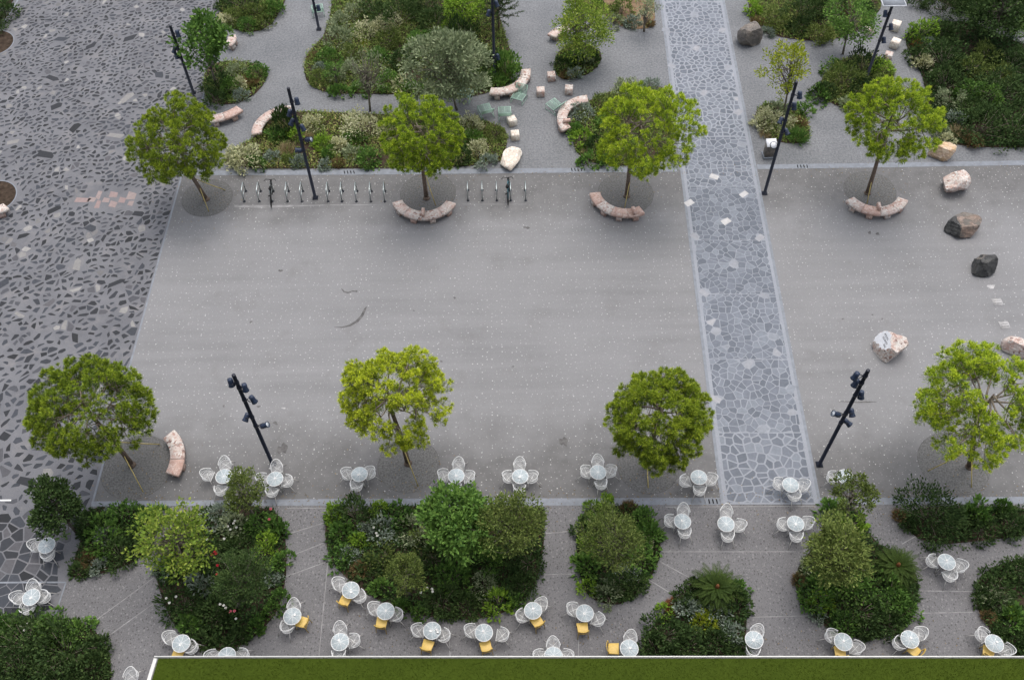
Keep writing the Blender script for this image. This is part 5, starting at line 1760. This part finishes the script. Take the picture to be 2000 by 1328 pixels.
SHRUBS = {
 'L1': [('D', 172, 1018, 34), ('M', 196, 1052, 38), ('S', 208, 1045, 22), ('S', 190, 1105, 19), ('M', 250, 1012, 32), ('R', 172, 1092, 18), ('D', 268, 1052, 30), ('S', 217, 1003, 14), ('D', 232, 1082, 32), ('M', 295, 1010, 24), ('D', 155, 1112, 20)],
 'L2': [('S', 428, 1008, 27), ('G', 450, 1030, 26), ('D', 468, 1062, 34), ('B', 516, 1068, 30), ('M', 540, 1030, 26), ('M', 505, 1020, 26), ('D', 427, 1082, 30), ('S', 393, 1140, 26), ('S', 531, 1128, 17), ('M', 545, 1165, 28), ('M', 500, 1222, 33), ('D', 420, 1200, 44), ('D', 352, 1178, 38), ('M', 372, 1222, 24), ('D', 455, 1245, 36), ('M', 530, 1192, 28), ('S', 314, 1112, 20), ('M', 336, 1096, 26), ('D', 440, 1160, 34), ('M', 548, 1095, 24), ('D', 398, 1248, 28)],
 'L3': [('D', 696, 1005, 37), ('B', 650, 1000, 20), ('B', 742, 990, 20), ('M', 778, 1002, 24), ('G', 806, 1032, 32), ('S', 746, 1036, 26), ('D', 1032, 1090, 46), ('B', 700, 1060, 17), ('S', 684, 1082, 17), ('O', 740, 1090, 32), ('M', 886, 1126, 36), ('G', 944, 1142, 28), ('M', 958, 1092, 28), ('D', 862, 1172, 42), ('D', 912, 1180, 40), ('B', 975, 1180, 32), ('M', 742, 1146, 20), ('M', 782, 1182, 28), ('M', 822, 1195, 24), ('R', 702, 1112, 18), ('D', 1022, 1140, 30), ('M', 1010, 1172, 24), ('D', 845, 1090, 30), ('M', 668, 1040, 24), ('M', 665, 1085, 20), ('D', 720, 1115, 24), ('M', 850, 985, 22), ('D', 930, 1050, 30), ('S', 718, 1030, 16), ('O', 830, 1060, 24)],
 'L4': [('B', 1156, 992, 28), ('B', 1186, 978, 22), ('R', 1228, 992, 24), ('M', 1252, 1012, 28), ('B', 1150, 1062, 20), ('M', 1266, 1042, 26), ('C', 1262, 1062, 9), ('M', 1252, 1092, 32), ('S', 1228, 1118, 19), ('D', 1142, 1032, 24), ('D', 1212, 1140, 28), ('B', 1150, 1146, 18), ('G', 1186, 1156, 22), ('D', 1240, 1142, 22), ('M', 1148, 1102, 26), ('O', 1228, 1030, 24), ('M', 1160, 1020, 20)],
 'L5': [('D', 1358, 1140, 22), ('D', 1334, 1166, 20), ('S', 1345, 1186, 26), ('Y', 1374, 1214, 26), ('D', 1300, 1236, 42), ('D', 1442, 1180, 26), ('S', 1404, 1194, 22), ('S', 1432, 1234, 24), ('D', 1345, 1260, 36), ('D', 1402, 1255, 34), ('B', 1300, 1196, 13), ('U', 1312, 1184, 7), ('M', 1440, 1150, 18), ('D', 1280, 1262, 26), ('D', 1442, 1262, 22)],
 'L6': [('M', 1626, 1000, 24), ('B', 1660, 1022, 26), ('S', 1625, 1016, 13), ('G', 1662, 1038, 16), ('R', 1560, 1132, 17), ('G', 1586, 1110, 20), ('M', 1590, 1160, 34), ('M', 1664, 1142, 48), ('M', 1742, 1162, 46), ('B', 1600, 1176, 20), ('D', 1682, 1190, 42), ('M', 1768, 1190, 28), ('S', 1597, 1202, 14), ('D', 1692, 1230, 38), ('M', 1650, 1216, 28), ('D', 1770, 1150, 24), ('D', 1740, 1222, 30), ('M', 1612, 1130, 30)],
 'L7': [('D', 1830, 1000, 66), ('R', 1756, 1006, 15), ('M', 1912, 996, 36), ('M', 1962, 988, 36), ('D', 1922, 1034, 36), ('D', 1982, 1020, 36), ('D', 1778, 1022, 20)],
 'L8': [('D', 1952, 1140, 36), ('D', 1992, 1112, 30), ('G', 1946, 1168, 24), ('R', 1930, 1204, 15), ('M', 1980, 1210, 26), ('D', 1986, 1250, 32), ('D', 1920, 1172, 26), ('B', 1978, 1196, 12), ('D', 1950, 1232, 26)],
 'L9': [('D', 45, 1255, 56), ('D', 120, 1268, 60), ('D', 182, 1300, 36), ('D', 30, 1312, 46), ('M', 100, 1222, 32), ('G', 50, 1228, 15), ('M', 150, 1235, 30), ('D', 110, 1318, 44), ('M', 12, 1228, 26), ('D', 190, 1262, 22)],
 'U1': [('D', 5, 18, 28), ('D', -14, 50, 22), ('S', 2, 22, 9)],
 'U2': [('D', 470, 0, 32), ('O', 455, 34, 22), ('O', 500, 20, 24), ('M', 482, 48, 19), ('C', 440, 40, 17), ('M', 532, 16, 22), ('D', 436, 8, 18), ('O', 520, 42, 16)],
 'U3': [('D', 420, 160, 25), ('M', 448, 168, 22), ('M', 505, 142, 19), ('C', 467, 168, 16), ('S', 471, 187, 15), ('G', 460, 136, 20), ('D', 420, 190, 18), ('R', 490, 158, 16)],
 'U4': [('D', 780, 18, 52), ('D', 905, 62, 24, 2.0), ('M', 990, 128, 26, 1.8), ('D', 960, 112, 26, 1.6), ('S', 624, 132, 13), ('C', 716, 58, 22), ('Y', 714, 84, 8), ('O', 756, 74, 26), ('D', 786, 114, 28), ('G', 660, 70, 30), ('G', 662, 40, 24), ('M', 640, 110, 22), ('O', 622, 150, 20), ('M', 700, 172, 20), ('M', 662, 178, 17), ('M', 760, 160, 22), ('M', 802, 172, 22), ('C', 790, 164, 18), ('G', 692, 20, 22), ('D', 732, 18, 26), ('C', 756, 44, 24), ('R', 612, 112, 13), ('D', 850, 40, 34), ('M', 820, 80, 26), ('D', 930, 100, 24, 1.5), ('O', 690, 100, 22), ('M', 740, 110, 22), ('D', 830, 8, 34), ('D', 940, 150, 22), ('G', 660, 150, 16), ('M', 975, 158, 18), ('G', 680, 135, 22), ('B', 880, 60, 20, 1.4)],
 'U5': [('D', 552, 232, 26, 2.1), ('C', 608, 240, 20), ('C', 710, 240, 33), ('C', 660, 282, 18), ('S', 530, 304, 17), ('C', 476, 306, 31), ('W', 560, 290, 15), ('S', 580, 314, 17), ('S', 635, 322, 14), ('B', 630, 276, 24), ('M', 720, 308, 24), ('M', 540, 264, 18), ('G', 690, 300, 19), ('C', 752, 256, 18), ('C', 920, 242, 22), ('O', 968, 258, 20), ('C', 936, 290, 21), ('S', 950, 314, 20), ('M', 925, 268, 18), ('D', 902, 306, 18), ('M', 502, 318, 16), ('W', 600, 268, 13), ('R', 660, 318, 13), ('B', 580, 262, 16), ('M', 690, 268, 18), ('O', 560, 312, 13), ('M', 640, 300, 15)],
 'U6': [('S', 1122, 144, 14), ('D', 1100, 126, 16), ('G', 1140, 116, 17), ('D', 1156, 112, 17), ('R', 1104, 146, 12), ('M', 1122, 112, 16)],
 'U7': [('S', 1136, 216, 24), ('O', 1176, 196, 22), ('G', 1220, 166, 22), ('S', 1270, 166, 20), ('B', 1136, 274, 19), ('D', 1166, 285, 19), ('W', 1148, 300, 12), ('M', 1150, 315, 17), ('M', 1186, 315, 16), ('M', 1122, 252, 15), ('M', 1180, 240, 22), ('O', 1290, 200, 20), ('R', 1290, 180, 12)],
 'U8': [('O', 1216, 18, 26), ('S', 1236, 44, 16), ('D', 1165, 6, 20), ('G', 1200, 40, 15), ('R', 1270, 46, 10)],
 'R1': [('D', 1570, 12, 44), ('O', 1514, 34, 28), ('S', 1502, 62, 13), ('D', 1622, 10, 40), ('O', 1600, 62, 26), ('B', 1472, 20, 16), ('R', 1480, 44, 15), ('R', 1650, 20, 18), ('D', 1560, 48, 24), ('D', 1690, 18, 24)],
 'R2': [('C', 1498, 232, 26), ('C', 1542, 242, 15), ('R', 1562, 240, 15), ('M', 1576, 216, 15), ('T', 1560, 265, 19), ('W', 1494, 262, 10), ('G', 1520, 212, 16)],
 'R3': [('O', 1655, 150, 40), ('D', 1612, 172, 27), ('D', 1690, 122, 26, 1.5), ('B', 1724, 132, 20), ('G', 1655, 204, 15), ('M', 1600, 184, 17), ('D', 1690, 170, 30), ('O', 1720, 160, 20), ('M', 1630, 130, 22)],
 'R4': [('B', 1800, 62, 26), ('D', 1840, 60, 30), ('U', 1793, 88, 12), ('S', 1810, 82, 13), ('C', 1804, 120, 18), ('D', 1850, 110, 40), ('O', 1930, 102, 30), ('O', 1900, 130, 28), ('D', 1962, 170, 44), ('G', 1862, 192, 27), ('S', 1866, 230, 16), ('D', 1850, 156, 28), ('W', 1870, 258, 16), ('G', 1838, 254, 20), ('D', 1922, 240, 44), ('D', 1988, 238, 44), ('M', 1888, 176, 24), ('R', 1900, 276, 18), ('C', 1850, 270, 15), ('D', 1982, 118, 34), ('O', 1948, 140, 26), ('D', 1900, 208, 30), ('M', 1930, 190, 26), ('D', 1790, 108, 18), ('M', 1815, 230, 16)],
 'R5': [('D', 1850, -2, 42), ('D', 1800, -10, 24), ('D', 1905, 12, 30), ('M', 1990, 52, 22), ('D', 1930, 30, 26)],
}
FLOWERS = {('L2', 450, 1030): ('petal', [(438, 1052), (445, 1028), (456, 1022), (459, 1017), (450, 1034), (404, 1053), (462, 1030)]),
           ('L2', 427, 1082): ('red', [(414, 1083), (422, 1081), (425, 1104), (420, 1078), (424, 1122)]),
           ('L2', 352, 1178): ('petal', [(325, 1168), (331, 1177), (344, 1165)]),
           ('L2', 440, 1160): ('petal', [(430, 1180), (437, 1182), (441, 1187), (461, 1208)]),
           ('L2', 505, 1020): ('pink', [(526, 1014), (529, 994)]),
           ('L2', 455, 1245): ('pink', [(450, 1194), (458, 1193)]),
           ('L3', 746, 1036): ('petal', [(735, 1041), (737, 1046), (730, 1030)]),
           ('L3', 862, 1172): ('petal', [(834, 1148), (844, 1150), (822, 1157), (845, 1155)]),
           ('L9', 50, 1228): ('petal', [(40, 1222), (52, 1218), (48, 1230), (57, 1226)])}

def zone(px, py, box):
    x0, y0, x1, y1 = box
    u, v = (px - x0) / (x1 - x0 + 1), (py - y0) / (y1 - y0 + 1)
    c = 'left' if u < .36 else ('right' if u > .64 else '')
    r = 'far' if v < .36 else ('near' if v > .64 else '')
    if r and c: return 'in the %s %s part of' % (r, c)
    if r: return 'at the %s edge of' % r
    if c: return 'at the %s end of' % c
    return 'in the middle of'
cnt = 0
for bed, items in SHRUBS.items():
    place, outline, cov, ch = BEDS[bed]
    bx = [q[1] for q in items]; by = [q[2] for q in items]
    box = (min(bx), min(by), max(bx), max(by))
    byk = {}
    for it in items: byk.setdefault((it[0], zone(it[1], it[2], box)), []).append(it)
    for it in items:
        k, x, y, r = it[:4]
        hs = it[4] if len(it) > 4 else 1.0
        z = zone(x, y, box)
        words = KIND[k][1]
        same = sorted(byk[(k, z)], key=lambda q: q[1])
        alone = sum(1 for q in items if q[0] == k) == 1
        if alone: lab = 'the one %s of %s' % (words, place)
        elif len(same) == 1: lab = '%s %s %s' % (words, z, place)
        else:
            o_ = ['leftmost', 'second', 'third', 'fourth', 'fifth'] if len(same) > 2 else ['left', 'right']
            i = same.index(it)
            if len(same) > 2 and i == len(same) - 1: lab = 'rightmost %s %s %s' % (words, z, place)
            else: lab = '%s %s %s %s' % (o_[i], words, z, place)
        cnt += 1
        shrub(k, x, y, r, lab, cnt, hs, FLOWERS.get((bed, x, y)), 'shrubs of the planting beds', wpoly(outline) if bed[0] == 'L' and bed != 'L9' else None)

# ---- fallen leaves blown along the drains, round the pits and the beds
fr = np.random.default_rng(5)
FP = []
for (x0, y0, x1, y1, sx, sy, n) in ((200, 970, 2000, 966, 40, 10, 420), (450, 345, 2000, 330, 40, 6, 200), (300, 1000, 2000, 1000, 60, 20, 150), (640, 1250, 1900, 1250, 60, 20, 120)):
    t = fr.uniform(0, 1, n)
    for k in range(n):
        FP.append(at(x0 + (x1 - x0) * t[k] + fr.normal(0, sx), y0 + (y1 - y0) * t[k] + fr.normal(0, sy)))
for k_, (x, y, rx) in PITS.items():
    for k in range(70):
        FP.append(at(x + fr.normal(0, rx * .8), y + fr.normal(0, rx * .6)))
FP = np.array([(v.x, v.y, .021) for v in FP])
b = MB()
m = len(FP)
b.leaves(FP, np.column_stack([fr.normal(0, 1, (m, 2)), fr.uniform(0, .25, m)]), np.tile(A((0, 0, 1)), (m, 1)), fr.uniform(.04, .10, m), fr.uniform(.02, .045, m), 0, fr.uniform(0, 1, m))
tag(b.build('fallen_leaves', LM['brown']), 'small brown fallen leaves scattered along drains and round the pine pits', 'fallen leaves', None, 'stuff')

# ---- soil and low cover of each bed
rr = np.random.default_rng(99)
for bed, (place, outline, cov, ch) in BEDS.items():
    W = []
    n = len(outline)
    for i in range(n):                                   # soften the outline
        a, c, d = A(outline[i - 1]), A(outline[i]), A(outline[(i + 1) % n])
        W += [tuple(c * .75 + a * .25), tuple(c * .75 + d * .25)]
    poly = wpoly(W)
    b = MB()
    b.poly([(x, y, 0.02) for x, y in poly])
    tag(b.build('bed_soil', M['soil_dry'] if cov == 'soil' else M['soil']), kind='structure')
    if cov == 'soil': cov = 'cover'; dens = 25
    else: dens = 220 if cov == 'cover' else 300
    P0 = np.array(poly)
    ar = area_c(poly)[0]
    lo, hi = P0.min(0), P0.max(0)
    N = int(dens * (hi - lo).prod())
    Q = rr.uniform(lo, hi, (N, 2))
    x, y = Q[:, 0], Q[:, 1]
    ins = np.zeros(N, bool)
    j = len(P0) - 1
    for i in range(len(P0)):
        xi, yi = P0[i]; xj, yj = P0[j]
        cnd = ((yi > y) != (yj > y)) & (x < (xj - xi) * (y - yi) / (yj - yi + 1e-12) + xi)
        ins ^= cnd
        j = i
    Q = Q[ins]
    # patchy: keep more where a slow wave is high
    wv = np.sin(Q[:, 0] * 1.7 + Q[:, 1] * .6) + np.sin(Q[:, 1] * 2.1 - Q[:, 0] * .9) + rr.normal(0, .7, len(Q))
    Q = Q[wv > -1.4]; wv = wv[wv > -1.4]
    m = len(Q)
    if m < 5: continue
    z = rr.uniform(0, 1, m) ** 1.5 * ch * np.clip(.6 + .3 * wv, .3, 1.3)
    P = np.column_stack([Q, .02 + z])
    D = unit(np.column_stack([rr.normal(0, .7, (m, 2)), rr.uniform(.1, 1.1, m)]))
    b = MB()
    b.leaves(P, D, unit(rr.normal(0, .7, (m, 3)) + A((0, 0, .8))), rr.uniform(.10, .22, m), rr.uniform(.035, .075, m), 0, np.clip(.45 + wv * .12 + rr.normal(0, .2, m), 0, 1))
    # grass blades
    k = m // 2
    s = rr.integers(0, m, k)
    P2 = np.column_stack([Q[s] + rr.normal(0, .05, (k, 2)), np.full(k, .02)])
    D2 = unit(np.column_stack([rr.normal(0, .45, (k, 2)), np.ones(k)]))
    b.leaves(P2, D2, unit(rr.normal(0, 1, (k, 3))), rr.uniform(.15, .34, k) * (ch / .25), np.full(k, .022), 0, rr.uniform(0, 1, k))
    o = b.build('ground_cover', LM[cov])
    tag(o, 'low mixed ground cover plants filling ' + place, 'ground cover', None, 'stuff')
